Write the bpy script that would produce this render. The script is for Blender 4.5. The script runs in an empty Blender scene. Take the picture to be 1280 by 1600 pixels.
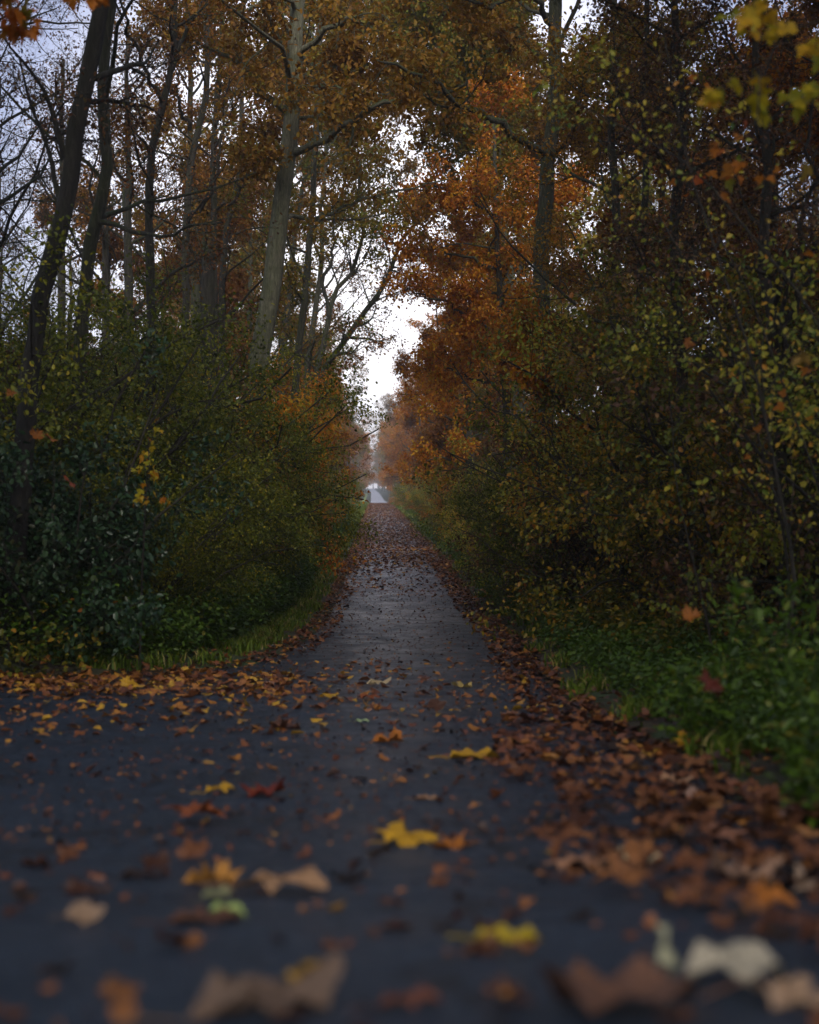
import bpy, math
import numpy as np
R = math.radians
C = bpy.context.scene.collection
S = bpy.context.scene
rng = np.random.default_rng(11)

# ------------------------------------------------------------------ camera, world, sun, exposure
CAMZ = 2.0
FPX = 2222.0                      # 50 mm lens on a 36 mm tall frame, in photo pixels
cam_d = bpy.data.cameras.new('camera'); cam = bpy.data.objects.new('camera', cam_d); C.objects.link(cam)
cam_d.sensor_fit = 'VERTICAL'; cam_d.sensor_height = 36; cam_d.sensor_width = 28.8; cam_d.lens = 50
cam_d.clip_start = 0.05; cam_d.clip_end = 5000
cam.location = (0, 0, CAMZ); cam.rotation_euler = (R(90), 0, R(-1.21))
cam_d.dof.use_dof = True; cam_d.dof.focus_distance = 27.0; cam_d.dof.aperture_fstop = 1.7
S.camera = cam
SUN_EL, SUN_AZ = 42.0, 176.0
w = bpy.data.worlds.new('World'); S.world = w; w.use_nodes = True
nt = w.node_tree; nt.nodes.clear()
out = nt.nodes.new('ShaderNodeOutputWorld')
sky = nt.nodes.new('ShaderNodeTexSky'); sky.sky_type = 'NISHITA'; sky.sun_disc = False
sky.sun_elevation = R(SUN_EL); sky.sun_rotation = R(SUN_AZ); sky.dust_density = 3
b1 = nt.nodes.new('ShaderNodeBackground'); b1.inputs[1].default_value = 0.05
nt.links.new(sky.outputs[0], b1.inputs[0])
# overcast cloud layer: brighter low in the sky ahead
tc = nt.nodes.new('ShaderNodeTexCoord')
dot = nt.nodes.new('ShaderNodeVectorMath'); dot.operation = 'DOT_PRODUCT'
dot.inputs[1].default_value = (0, 0.985, 0.17)
nt.links.new(tc.outputs['Generated'], dot.inputs[0])
cr = nt.nodes.new('ShaderNodeValToRGB')
cr.color_ramp.elements[0].position = 0.0; cr.color_ramp.elements[0].color = (0.34, 0.38, 0.50, 1)
cr.color_ramp.elements[1].position = 1.0; cr.color_ramp.elements[1].color = (1.7, 1.6, 1.62, 1)
e = cr.color_ramp.elements.new(0.6); e.color = (0.27, 0.30, 0.41, 1)
e = cr.color_ramp.elements.new(0.88); e.color = (0.17, 0.19, 0.30, 1)
e = cr.color_ramp.elements.new(0.965); e.color = (0.36, 0.37, 0.53, 1)
e = cr.color_ramp.elements.new(0.988); e.color = (1.35, 1.28, 1.36, 1)
nt.links.new(dot.outputs['Value'], cr.inputs[0])
cn = nt.nodes.new('ShaderNodeTexNoise'); cn.inputs['Scale'].default_value = 4; cn.inputs['Detail'].default_value = 5
nt.links.new(tc.outputs['Generated'], cn.inputs['Vector'])
cm = nt.nodes.new('ShaderNodeMapRange'); cm.inputs[3].default_value = 0.88; cm.inputs[4].default_value = 1.12
nt.links.new(cn.outputs[0], cm.inputs[0])
mu = nt.nodes.new('ShaderNodeVectorMath'); mu.operation = 'SCALE'
nt.links.new(cr.outputs[0], mu.inputs[0]); nt.links.new(cm.outputs[0], mu.inputs['Scale'])
b2 = nt.nodes.new('ShaderNodeBackground'); b2.inputs[1].default_value = 0.85
nt.links.new(mu.outputs[0], b2.inputs[0])
ad = nt.nodes.new('ShaderNodeAddShader')
nt.links.new(b1.outputs[0], ad.inputs[0]); nt.links.new(b2.outputs[0], ad.inputs[1]); nt.links.new(ad.outputs[0], out.inputs[0])
sl = bpy.data.lights.new('sun', 'SUN'); sl.energy = 2.4; sl.angle = R(25); sl.color = (1, 0.95, 0.88)
so = bpy.data.objects.new('sun', sl); C.objects.link(so)
so.rotation_euler = (R(90 - SUN_EL), 0, R(180 - SUN_AZ))
S.view_settings.view_transform = 'Standard'; S.view_settings.look = 'None'
S.view_settings.exposure = 0.42; S.view_settings.gamma = 1
S.render.engine = 'CYCLES'
S.cycles.use_denoising = True
S.cycles.max_bounces = 6; S.cycles.diffuse_bounces = 3; S.cycles.glossy_bounces = 2
S.cycles.transmission_bounces = 4; S.cycles.volume_bounces = 0; S.cycles.transparent_max_bounces = 4

# ------------------------------------------------------------------ helpers
def norm(v): return v / np.maximum(np.linalg.norm(v, axis=-1, keepdims=True), 1e-9)

def tag(o, label=None, cat=None, group=None, kind=None):
    if label: o['label'] = label
    if cat: o['category'] = cat
    if group: o['group'] = group
    if kind: o['kind'] = kind
    return o

def empty(name, loc, rz=0.0, sc=1.0):
    o = bpy.data.objects.new(name, None); C.objects.link(o); o.empty_display_size = 0.2
    o.location = loc; o.rotation_euler = (0, 0, rz); o.scale = (sc, sc, sc)
    return o

def mesh_obj(name, V, F, mat, parent=None, tint=None, smooth=False, fsizes=None, attr='tint', F2=None):
    """V (n,3); F (m,k) constant-size faces, or flat index list with fsizes"""
    me = bpy.data.meshes.new(name)
    V = np.asarray(V, dtype=np.float32)
    if fsizes is None:
        F = np.asarray(F, dtype=np.int32); k = F.shape[1]
        idx = F.ravel(); starts = np.arange(0, len(idx), k, dtype=np.int32)
    else:
        idx = np.asarray(F, dtype=np.int32); fsizes = np.asarray(fsizes, dtype=np.int32)
        starts = np.concatenate([[0], np.cumsum(fsizes)[:-1]]).astype(np.int32)
    me.vertices.add(len(V)); me.vertices.foreach_set('co', V.ravel())
    me.loops.add(len(idx)); me.loops.foreach_set('vertex_index', idx)
    me.polygons.add(len(starts)); me.polygons.foreach_set('loop_start', starts)
    if smooth: me.polygons.foreach_set('use_smooth', np.ones(len(starts), dtype=bool))
    me.update(calc_edges=True)
    if tint is not None:
        a = me.attributes.new(attr, 'FLOAT', 'FACE'); a.data.foreach_set('value', np.asarray(tint, dtype=np.float32))
    if mat is not None: me.materials.append(mat)
    o = bpy.data.objects.new(name, me); C.objects.link(o)
    if parent is not None: o.parent = parent
    return o

def copy_thing(o, loc, rz, sc, label=None, group=None):
    c = o.copy(); C.objects.link(c); c.location = loc; c.rotation_euler = (0, 0, rz); c.scale = (sc, sc, sc)
    for ch in list(o.children):
        d = ch.copy(); C.objects.link(d); d.parent = c
    if label: c['label'] = label
    if group: c['group'] = group
    elif 'group' in c and group is False: del c['group']
    return c

# ground profile along the path: distance -> height relative to the eye
_pts = [(-60, -.55), (-10, -.52), (0, -.53), (1.85, -.666), (2.4, -.75), (4.3, -1.045), (5.8, -1.2), (9, -1.417), (11.5, -1.55), (14, -1.64),
        (20, -1.8), (26, -1.87), (33, -1.75), (41, -1.48), (55, -1.2), (72, -.93), (90, -.45), (115, 0), (160, .75), (214, 1.36), (280, 2.3),
        (400, 4.9), (560, 8.0), (760, 12.3), (1300, 21)]
_y = np.array([p[0] for p in _pts], float); _z = np.array([p[1] for p in _pts])
_gy = np.concatenate([np.arange(-60, 60, .25), np.arange(60, 1300, 2.0)])
_gz = np.interp(_gy, _y, _z)
for _ in range(6): _gz[1:-1] = (_gz[:-2] + 2*_gz[1:-1] + _gz[2:]) / 4
def prof(y): return CAMZ + np.interp(y, _gy, _gz)
def cx(y): return np.interp(y, [0, 60, 214, 500, 760, 1000], [.0, .0, -.5, -2.1, -4.5, -12])
def xr(y): return cx(y) + np.interp(y, [0, 4, 9, 14, 20, 41, 80, 214, 800], [1.6, 1.5, 1.5, 1.6, 1.85, 1.85, 1.8, 1.8, 1.8])
def xl(y):  return cx(y) + np.interp(y, [-60, 14.0, 14.4, 15.6, 18, 21.5, 30, 60, 214, 800], [-14, -14, -2.5, -1.4, -1.1, -.95, -.85, -.85, -.8, -.9])
def vnoise(x, y, s, seed=0):
    x = np.asarray(x, float)*s + seed*17.3; y = np.asarray(y, float)*s + seed*7.1
    return (np.sin(x*1.3+np.sin(y*1.7))+np.sin(y*1.1+np.sin(x*2.1+1.3))+.5*np.sin(x*2.9+y*2.3))/2.5
def ground(x, y):
    x = np.asarray(x, float); y = np.asarray(y, float)
    off = np.maximum(np.maximum(x - xr(y), xl(y) - x), 0)
    s = np.clip(off/2.5, 0, 1); s = s*s*(3-2*s)
    return prof(y) + s*(.22 + .08*vnoise(x, y, .8)) + np.clip(off/.3, 0, 1)*.02

def P(px, py, d):
    return np.array([(px-593)/FPX*d, d, CAMZ + (800-py)/FPX*d])
_dd = np.concatenate([np.arange(1.2, 30, .01), np.arange(30, 120, .2)])
_py = 800 - (prof(_dd)-CAMZ)/_dd*FPX
def dist(py):
    i = int(np.argmin(np.abs(_py - py))); return float(_dd[i])

# ------------------------------------------------------------------ materials
def new_mat(name):
    m = bpy.data.materials.new(name); m.use_nodes = True
    n = m.node_tree; b = n.nodes['Principled BSDF']; return m, n, b
def L(n, a, b): n.links.new(a, b)
def ramp(n, stops, interp='LINEAR'):
    r = n.nodes.new('ShaderNodeValToRGB'); r.color_ramp.interpolation = interp
    while len(r.color_ramp.elements) < len(stops): r.color_ramp.elements.new(.5)
    for e, (p, c) in zip(r.color_ramp.elements, stops): e.position = p; e.color = (*c, 1)
    return r
def noise(n, scale, detail=4, rough=.55, coords=None, dist=0):
    t = n.nodes.new('ShaderNodeTexNoise'); t.inputs['Scale'].default_value = scale; t.inputs['Detail'].default_value = detail
    t.inputs['Roughness'].default_value = rough; t.inputs['Distortion'].default_value = dist
    if coords is not None: L(n, coords, t.inputs['Vector'])
    return t
def bump(n, b, h, strength, distance):
    bp = n.nodes.new('ShaderNodeBump'); bp.inputs['Strength'].default_value = strength; bp.inputs['Distance'].default_value = distance
    L(n, h, bp.inputs['Height']); L(n, bp.outputs[0], b.inputs['Normal']); return bp

def leaf_mat(name, stops, rough=.5, transl=.5, spec=.2, attr=True, gain=1.5):
    m, n, b = new_mat(name)
    if attr:
        a = n.nodes.new('ShaderNodeAttribute'); a.attribute_name = 'tint'
        k = len(stops)
        r = ramp(n, [((i+.0)/(k-1), c) for i, c in enumerate(stops)]); L(n, a.outputs['Fac'], r.inputs[0]); col = r.outputs[0]
    else:
        oi = n.nodes.new('ShaderNodeObjectInfo'); col = oi.outputs['Color']
    tcn = n.nodes.new('ShaderNodeTexCoord')
    nz = noise(n, 60 if attr else 22, 3, .6, tcn.outputs['Object'])
    mr = n.nodes.new('ShaderNodeMapRange'); mr.inputs[1].default_value = .3; mr.inputs[2].default_value = .7
    mr.inputs[3].default_value = .62*gain; mr.inputs[4].default_value = 1.2*gain
    L(n, nz.outputs[0], mr.inputs[0])
    sc = n.nodes.new('ShaderNodeVectorMath'); sc.operation = 'SCALE'; L(n, col, sc.inputs[0]); L(n, mr.outputs[0], sc.inputs['Scale'])
    L(n, sc.outputs[0], b.inputs['Base Color']); b.inputs['Roughness'].default_value = rough
    b.inputs['Specular IOR Level'].default_value = spec
    t = n.nodes.new('ShaderNodeBsdfTranslucent'); L(n, sc.outputs[0], t.inputs[0])
    mx = n.nodes.new('ShaderNodeMixShader'); mx.inputs[0].default_value = transl
    L(n, b.outputs[0], mx.inputs[1]); L(n, t.outputs[0], mx.inputs[2])
    L(n, mx.outputs[0], n.nodes['Material Output'].inputs['Surface'])
    return m

def bark_mat(name, dark, light, moss=.5, mosscol=(.045, .06, .012)):
    m, n, b = new_mat(name)
    tcn = n.nodes.new('ShaderNodeTexCoord'); mp = n.nodes.new('ShaderNodeMapping'); mp.inputs['Scale'].default_value = (1, 1, .16)
    L(n, tcn.outputs['Object'], mp.inputs[0])
    n1 = noise(n, 24, 7, .75, mp.outputs[0], .8); n2 = noise(n, 3.2, 4, .6, tcn.outputs['Object'])
    r = ramp(n, [(.34, tuple(c*.45 for c in dark)), (.47, dark), (.66, light)]); L(n, n1.outputs[0], r.inputs[0])
    r2 = ramp(n, [(.4, (.05, .05, .05)), (.58, (1, 1, 1))]); L(n, n2.outputs[0], r2.inputs[0])
    geo = n.nodes.new('ShaderNodeNewGeometry'); sx = n.nodes.new('ShaderNodeSeparateXYZ'); L(n, geo.outputs['Normal'], sx.inputs[0])
    up = n.nodes.new('ShaderNodeMapRange'); up.inputs[1].default_value = -.25; up.inputs[2].default_value = .6; L(n, sx.outputs['Z'], up.inputs[0])
    mm = n.nodes.new('ShaderNodeMath'); mm.operation = 'MULTIPLY'; L(n, up.outputs[0], mm.inputs[0]); L(n, r2.outputs[0], mm.inputs[1])
    m3 = n.nodes.new('ShaderNodeMath'); m3.operation = 'MULTIPLY'; m3.use_clamp = True; m3.inputs[1].default_value = moss*1.8; L(n, mm.outputs[0], m3.inputs[0])
    mx = n.nodes.new('ShaderNodeMix'); mx.data_type = 'RGBA'; L(n, m3.outputs[0], mx.inputs[0]); L(n, r.outputs[0], mx.inputs[6]); mx.inputs[7].default_value = (*mosscol, 1)
    L(n, mx.outputs[2], b.inputs['Base Color']); b.inputs['Roughness'].default_value = .85
    bump(n, b, n1.outputs[0], 1.0, .06)
    return m

M = {}
M['bark_oak'] = bark_mat('bark_oak', (.11, .10, .065), (.23, .225, .145), .75)
M['bark_dark'] = bark_mat('bark_dark', (.035, .028, .022), (.09, .075, .055), .5)
M['bark_black'] = bark_mat('bark_black', (.014, .011, .009), (.04, .032, .025), .2)
M['bark_mid'] = bark_mat('bark_mid', (.045, .04, .028), (.13, .12, .08), .8)
M['twig'] = bark_mat('twig_bark', (.03, .022, .017), (.08, .06, .045), .3)
M['oak_brown'] = leaf_mat('oak_leaves', [(.07, .03, .006), (.17, .075, .010), (.26, .125, .014), (.22, .14, .016), (.12, .11, .015)], transl=.4, gain=1.35)
M['oak_olive'] = leaf_mat('olive_oak_leaves', [(.16, .07, .010), (.22, .12, .012), (.18, .14, .014), (.12, .13, .012), (.06, .08, .010)], transl=.4, gain=1.35)
M['orange'] = leaf_mat('orange_leaves', [(.09, .025, .004), (.22, .06, .006), (.36, .12, .008), (.40, .20, .010), (.20, .16, .012)], transl=.4, gain=1.65)
M['rust'] = leaf_mat('rust_leaves', [(.08, .025, .008), (.17, .055, .012), (.26, .10, .018), (.24, .12, .018), (.12, .09, .014)], transl=.4, gain=1.35)
M['dead'] = leaf_mat('withered_leaves', [(.03, .015, .010), (.06, .028, .016), (.10, .045, .02), (.14, .08, .03), (.10, .09, .02)], transl=.2)
M['green'] = leaf_mat('green_leaves', [(.022, .034, .005), (.06, .075, .007), (.10, .115, .009), (.18, .17, .012), (.32, .24, .018)], transl=.38, gain=1.5, spec=.3, rough=.4)
M['yelgreen'] = leaf_mat('yellow_green_leaves', [(.04, .07, .012), (.10, .13, .018), (.20, .19, .022), (.32, .24, .025), (.40, .17, .02)], transl=.4, gain=2.0, spec=.3, rough=.34)
M['mixed'] = leaf_mat('turning_leaves', [(.03, .045, .008), (.07, .085, .010), (.17, .15, .014), (.34, .19, .016), (.28, .09, .012)], transl=.38, gain=1.35, spec=.3, rough=.4)
M['glossy'] = leaf_mat('glossy_dark_leaves', [(.010, .024, .012), (.014, .032, .014), (.02, .045, .016), (.03, .05, .02), (.05, .045, .02)], rough=.32, spec=.3, transl=.15)
M['herb'] = leaf_mat('herb_leaves', [(.025, .055, .006), (.045, .09, .008), (.07, .13, .010), (.10, .16, .012), (.26, .19, .03)], rough=.36, gain=1.05, transl=.3, spec=.3)
M['grass'] = leaf_mat('grass_blades', [(.03, .055, .006), (.06, .10, .008), (.10, .15, .012), (.16, .17, .02), (.34, .26, .10)], rough=.5, transl=.35, gain=1.4)
M['litter'] = leaf_mat('leaf_litter', [(.022, .012, .009), (.065, .022, .012), (.15, .048, .018), (.25, .088, .024), (.34, .14, .025), (.46, .26, .025)], rough=.42, transl=.12, spec=.35, gain=1.15)
M['fallen'] = leaf_mat('fallen_leaf', None, rough=.5, transl=.15, spec=.2, attr=False, gain=1.05)
M['gold'] = leaf_mat('gold_leaves', [(.22, .05, .006), (.42, .12, .010), (.52, .20, .012), (.48, .28, .015), (.26, .22, .018)], transl=.45, gain=1.5)
M['maple'] = leaf_mat('maple_leaves', [(.10, .13, .012), (.20, .19, .012), (.32, .24, .012), (.38, .20, .012), (.36, .12, .012)], transl=.5, gain=1.6)
M['maple_o'] = leaf_mat('orange_maple_leaves', [(.04, .08, .012), (.16, .14, .015), (.32, .11, .012), (.38, .12, .012), (.3, .06, .012)], transl=.5, gain=1.3)

def asphalt_mat():
    m, n, b = new_mat('wet_asphalt')
    tcn = n.nodes.new('ShaderNodeTexCoord'); o = tcn.outputs['Object']
    fine = noise(n, 110, 4, .75, o); mid = noise(n, 16, 5, .65, o); big = noise(n, 1.1, 5, .6, o, .5)
    mp = n.nodes.new('ShaderNodeMapping'); mp.inputs['Scale'].default_value = (1, .8, 1); L(n, o, mp.inputs[0])
    streak = noise(n, 2.5, 6, .65, mp.outputs[0], .4)
    r = ramp(n, [(.32, (.002, .004, .008)), (.5, (.006, .015, .031)), (.66, (.05, .08, .12))]); L(n, fine.outputs[0], r.inputs[0])
    r2 = ramp(n, [(.35, (.75, .75, .78)), (.65, (1.15, 1.15, 1.15))]); L(n, big.outputs[0], r2.inputs[0])
    mx = n.nodes.new('ShaderNodeMix'); mx.data_type = 'RGBA'; mx.blend_type = 'MULTIPLY'; mx.inputs[0].default_value = 1
    L(n, r.outputs[0], mx.inputs[6]); L(n, r2.outputs[0], mx.inputs[7])
    vo = n.nodes.new('ShaderNodeTexVoronoi'); vo.feature = 'DISTANCE_TO_EDGE'; vo.inputs['Scale'].default_value = .55
    wv = noise(n, 3, 4, .6, o); wa = n.nodes.new('ShaderNodeVectorMath'); wa.operation = 'MULTIPLY_ADD'; wa.inputs[1].default_value = (.5, .5, .5)
    L(n, wv.outputs['Color'], wa.inputs[0]); L(n, o, wa.inputs[2]); L(n, wa.outputs[0], vo.inputs['Vector'])
    ck = n.nodes.new('ShaderNodeMapRange'); ck.inputs[1].default_value = .002; ck.inputs[2].default_value = .014; ck.inputs[3].default_value = .25; L(n, vo.outputs['Distance'], ck.inputs[0])
    cs = n.nodes.new('ShaderNodeVectorMath'); cs.operation = 'SCALE'; L(n, mx.outputs[2], cs.inputs[0]); L(n, ck.outputs[0], cs.inputs['Scale'])
    L(n, cs.outputs[0], b.inputs['Base Color'])
    rr = n.nodes.new('ShaderNodeMapRange'); rr.inputs[1].default_value = .35; rr.inputs[2].default_value = .65
    rr.inputs[3].default_value = .28; rr.inputs[4].default_value = .55; L(n, streak.outputs[0], rr.inputs[0]); L(n, rr.outputs[0], b.inputs['Roughness'])
    b.inputs['Specular IOR Level'].default_value = .5
    a = n.nodes.new('ShaderNodeMath'); a.operation = 'MULTIPLY_ADD'; a.inputs[1].default_value = .35
    L(n, fine.outputs[0], a.inputs[0]); L(n, mid.outputs[0], a.inputs[2])
    bump(n, b, a.outputs[0], 1.0, .02)
    return m
M['asphalt'] = asphalt_mat()

def soil_mat():
    m, n, b = new_mat('forest_floor')
    tcn = n.nodes.new('ShaderNodeTexCoord'); o = tcn.outputs['Object']
    a = noise(n, 14, 6, .7, o); g = noise(n, .6, 4, .6, o)
    r = ramp(n, [(.3, (.012, .009, .006)), (.5, (.035, .022, .013)), (.7, (.08, .04, .018))]); L(n, a.outputs[0], r.inputs[0])
    rg = ramp(n, [(.3, (.012, .02, .006)), (.55, (.03, .055, .012)), (.75, (.055, .09, .016))]); L(n, a.outputs[0], rg.inputs[0])
    gm = ramp(n, [(.42, (0, 0, 0)), (.58, (1, 1, 1))]); L(n, g.outputs[0], gm.inputs[0])
    mx = n.nodes.new('ShaderNodeMix'); mx.data_type = 'RGBA'; L(n, gm.outputs[0], mx.inputs[0]); L(n, r.outputs[0], mx.inputs[6]); L(n, rg.outputs[0], mx.inputs[7])
    L(n, mx.outputs[2], b.inputs['Base Color']); b.inputs['Roughness'].default_value = .9
    bump(n, b, a.outputs[0], .8, .04)
    return m
M['soil'] = soil_mat()
def meadow_mat():
    m, n, b = new_mat('meadow')
    tcn = n.nodes.new('ShaderNodeTexCoord'); a = noise(n, .8, 6, .7, tcn.outputs['Object'])
    r = ramp(n, [(.3, (.10, .15, .02)), (.7, (.22, .26, .04))]); L(n, a.outputs[0], r.inputs[0]); L(n, r.outputs[0], b.inputs['Base Color'])
    b.inputs['Roughness'].default_value = .9; return m
M['meadow'] = meadow_mat()
def pale_mat():  # wet sheen of the far asphalt, put into a pale base colour
    m, n, b = new_mat('painted_sheen')
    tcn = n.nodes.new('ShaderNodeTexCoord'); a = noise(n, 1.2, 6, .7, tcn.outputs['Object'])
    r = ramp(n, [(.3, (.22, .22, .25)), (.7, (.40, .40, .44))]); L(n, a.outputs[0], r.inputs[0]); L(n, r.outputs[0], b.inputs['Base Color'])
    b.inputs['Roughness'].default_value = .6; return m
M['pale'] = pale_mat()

# ------------------------------------------------------------------ setting
rows = np.concatenate([np.arange(-40, 60, .25), np.arange(60, 240, 2.0), np.arange(240, 1201, 12.0)])
def strip(name, xs_of_row, mat, dz=0.0, rows=rows, zf=None):
    X = np.array([xs_of_row(y) for y in rows]); n, m = X.shape
    Y = np.repeat(rows[:, None], m, 1); Z = (zf or ground)(X, Y) + dz
    V = np.stack([X, Y, Z], -1).reshape(-1, 3)
    i = np.arange(n-1)[:, None]*m + np.arange(m-1)[None]
    F = np.stack([i, i+1, i+m+1, i+m], -1).reshape(-1, 4)
    return mesh_obj(name, V, F, mat, smooth=True)
base_x = np.concatenate([-np.geomspace(340, 16, 14), np.arange(-15, -6, .5), np.arange(-6, 6, .2), np.arange(6, 15, .5), np.geomspace(16, 340, 14)])
def zg(X, Y):
    inside = (X > xl(Y)-.02) & (X < xr(Y)+.02)
    return ground(X, Y) - np.where(inside, .03, 0.0)
g = strip('forest_floor', lambda y: base_x, M['soil'], zf=zg); tag(g, kind='structure')
p = strip('asphalt_path', lambda y: np.linspace(xl(y), xr(y), 26), M['asphalt'], .0, zf=lambda X, Y: prof(Y)); tag(p, kind='structure')
gp = strip('sheen_path', lambda y: np.linspace(xl(y), xr(y), 6), M['pale'], .004, rows=np.concatenate([np.arange(214, 240, 2.0), np.arange(240, 1000, 12.0)]), zf=lambda X, Y: prof(Y)); tag(gp, kind='structure')  # far stretch of the path, its bright glint painted as pale colour
md = strip('meadow', lambda y: np.linspace(xl(y)-45, xl(y)-1.0, 8), M['meadow'], .06, rows=np.arange(218, 420, 6.0)); tag(md, kind='structure')

# ------------------------------------------------------------------ leaf templates: (verts, faces list)
def T_oval():
    V = [(0, 0, 0), (1, 0, -.05), (.28, .27, .07), (.68, .25, .07), (.28, -.27, .07), (.68, -.25, .07)]
    return np.array(V), [(0, 1, 3, 2), (0, 4, 5, 1)]
def T_narrow():
    V = [(0, 0, 0), (1, 0, -.12), (.3, .15, .04), (.68, .13, .03), (.3, -.15, .04), (.68, -.13, .03)]
    return np.array(V), [(0, 1, 3, 2), (0, 4, 5, 1)]
def T_oak():
    up = [(.12, .08), (.25, .2), (.36, .12), (.52, .3), (.62, .16), (.8, .25), (.88, .08)]
    V = [(0, 0, 0), (1, 0, -.06)] + [(x, y, .25*y) for x, y in up] + [(x, -y, .25*y) for x, y in up]
    n = len(up)
    return np.array(V), [tuple([0, 1] + [2+n-1-i for i in range(n)]), tuple([0] + [2+n+i for i in range(n)] + [1])]
MAPLE = [(.0, .0), (.02, .12), (-.12, .30), (.08, .28), (.05, .48), (.20, .42), (.30, .62), (.36, .46), (.52, .50), (.46, .32), (.50, .16), (.68, .28), (.72, .14), (.84, .14), (1.0, .0)]
def T_maple():
    up = MAPLE[1:-1]; n = len(up)
    V = [(0, 0, 0), (1, 0, -.08)] + [(x, y, .22*y - .12*x*x) for x, y in up] + [(x, -y, .22*y - .12*x*x) for x, y in up]
    return np.array(V), [tuple([0, 1] + [2+n-1-i for i in range(n)]), tuple([0] + [2+n+i for i in range(n)] + [1])]
TPL = dict(oval=T_oval(), narrow=T_narrow(), oak=T_oak(), maple=T_maple())

def leaves_mesh(pos, tip, nrm, size, tpl, curl=None):
    V, F = TPL[tpl]; N = len(pos)
    t = norm(tip); b = norm(np.cross(nrm, t)); n = np.cross(t, b)
    if curl is None: curl = np.ones(N)
    A = (V[None, :, 0:1]*t[:, None] + V[None, :, 1:2]*b[:, None] + (V[None, :, 2:3]*curl[:, None, None])*n[:, None])*size[:, None, None] + pos[:, None]
    k = len(V); off = np.arange(N)[:, None]*k
    sizes = [len(f) for f in F]; flat = np.concatenate([np.array(f) for f in F])
    idx = (off + flat[None]).ravel()
    return A.reshape(-1, 3), idx, np.tile(sizes, N), len(F)

def leaf_obj(name, pos, tip, nrm, size, tpl, mat, tint, parent=None, curl=None):
    V, idx, fs, nf = leaves_mesh(pos, tip, nrm, size, tpl, curl)
    return mesh_obj(name, V, idx, mat, parent, tint=np.repeat(tint, nf), fsizes=fs)

# ------------------------------------------------------------------ branching
def resample(pts, n):
    pts = np.asarray(pts, float); s = np.concatenate([[0], np.cumsum(np.linalg.norm(np.diff(pts, axis=0), axis=1))])
    # smooth (Catmull-Rom like) by densifying then averaging
    q = np.linspace(0, s[-1], n*4); D = np.stack([np.interp(q, s, pts[:, i]) for i in range(3)], -1)
    for _ in range(4): D[1:-1] = (D[:-2]+D[1:-1]*2+D[2:])/4
    q2 = np.linspace(0, n*4-1, n); return np.stack([np.interp(q2, np.arange(n*4), D[:, i]) for i in range(3)], -1)

def branch(Pa, Ra, cnt, t0, t1, ang, lenr, n, wander, trop, rr, rg, rtip=.35, absl=None, bias=None):
    B, m, _ = Pa.shape
    idx = np.repeat(np.arange(B), cnt); K = len(idx)
    t = rg.uniform(t0, t1, K); s = t*(m-1); i = np.minimum(s.astype(int), m-2); f = (s-i)[:, None]
    pos = Pa[idx, i]*(1-f) + Pa[idx, i+1]*f; tg = norm(Pa[idx, i+1]-Pa[idx, i]); rad = Ra[idx, i]*(1-f[:, 0]) + Ra[idx, i+1]*f[:, 0]
    plen = np.linalg.norm(np.diff(Pa, axis=1), axis=-1).sum(1)[idx]
    u = norm(np.cross(tg, norm(rg.normal(size=(K, 3))))); a = np.abs(rg.normal(R(ang), R(ang)*.25, K))[:, None]
    d = np.cos(a)*tg + np.sin(a)*u
    if bias is not None: d = norm(d + np.array(bias)*rg.uniform(.2, 1, (K, 1)))
    Lh = (plen*lenr*(1-.45*t) if absl is None else np.full(K, absl))*rg.uniform(.55, 1.25, K)
    st = (Lh/(n-1))[:, None]; pts = [pos]; tr = np.array(trop)
    for k in range(n-1):
        d = norm(d + rg.normal(size=(K, 3))*wander + tr); pts.append(pts[-1] + d*st)
    Pn = np.stack(pts, 1); r0 = np.maximum(rad*rr*rg.uniform(.7, 1.1, K), .0022)
    Rn = r0[:, None]*np.linspace(1, rtip, n)[None]
    return Pn, Rn

def tubes(Pa, Ra, k, rough=0.0, rg=None):
    B, n, _ = Pa.shape
    T = np.empty_like(Pa); T[:, 1:-1] = Pa[:, 2:]-Pa[:, :-2]; T[:, 0] = Pa[:, 1]-Pa[:, 0]; T[:, -1] = Pa[:, -1]-Pa[:, -2]; T = norm(T)
    ref = norm(Pa[:, -1]-Pa[:, 0]); h = np.where(np.abs(ref[:, 2:3]) < .8, np.array([[0, 0, 1.]]), np.array([[1., 0, 0]]))
    h = norm(np.cross(ref, h))[:, None]                        # steady side vector
    u = norm(h - (h*T).sum(-1, keepdims=True)*T); v = np.cross(T, u)
    a = np.arange(k)*2*math.pi/k
    rr = Ra[:, :, None]*np.ones(k)
    if rough and rg is not None: rr = rr*(1+rough*rg.normal(size=rr.shape))
    V = Pa[:, :, None] + rr[..., None]*(np.cos(a)[None, None, :, None]*u[:, :, None] + np.sin(a)[None, None, :, None]*v[:, :, None])
    V = V.reshape(-1, 3)
    b = np.arange(B)[:, None, None]*n*k; i = np.arange(n-1)[None, :, None]*k; j = np.arange(k)[None, None]
    j2 = (j+1) % k
    F = np.stack(np.broadcast_arrays(b+i+j, b+i+j2, b+i+k+j2, b+i+k+j), -1).reshape(-1, 4)
    return V, F

def tube_obj(name, sets, mat, parent, base):
    Vs, Fs, off = [], [], 0
    for (Pa, Ra, k, rough, rg) in sets:
        V, F = tubes(Pa, Ra, k, rough, rg); Vs.append(V); Fs.append(F+off); off += len(V)
    V = np.concatenate(Vs) - np.array(base); return mesh_obj(name, V, np.concatenate(Fs), mat, parent, smooth=True)

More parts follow.
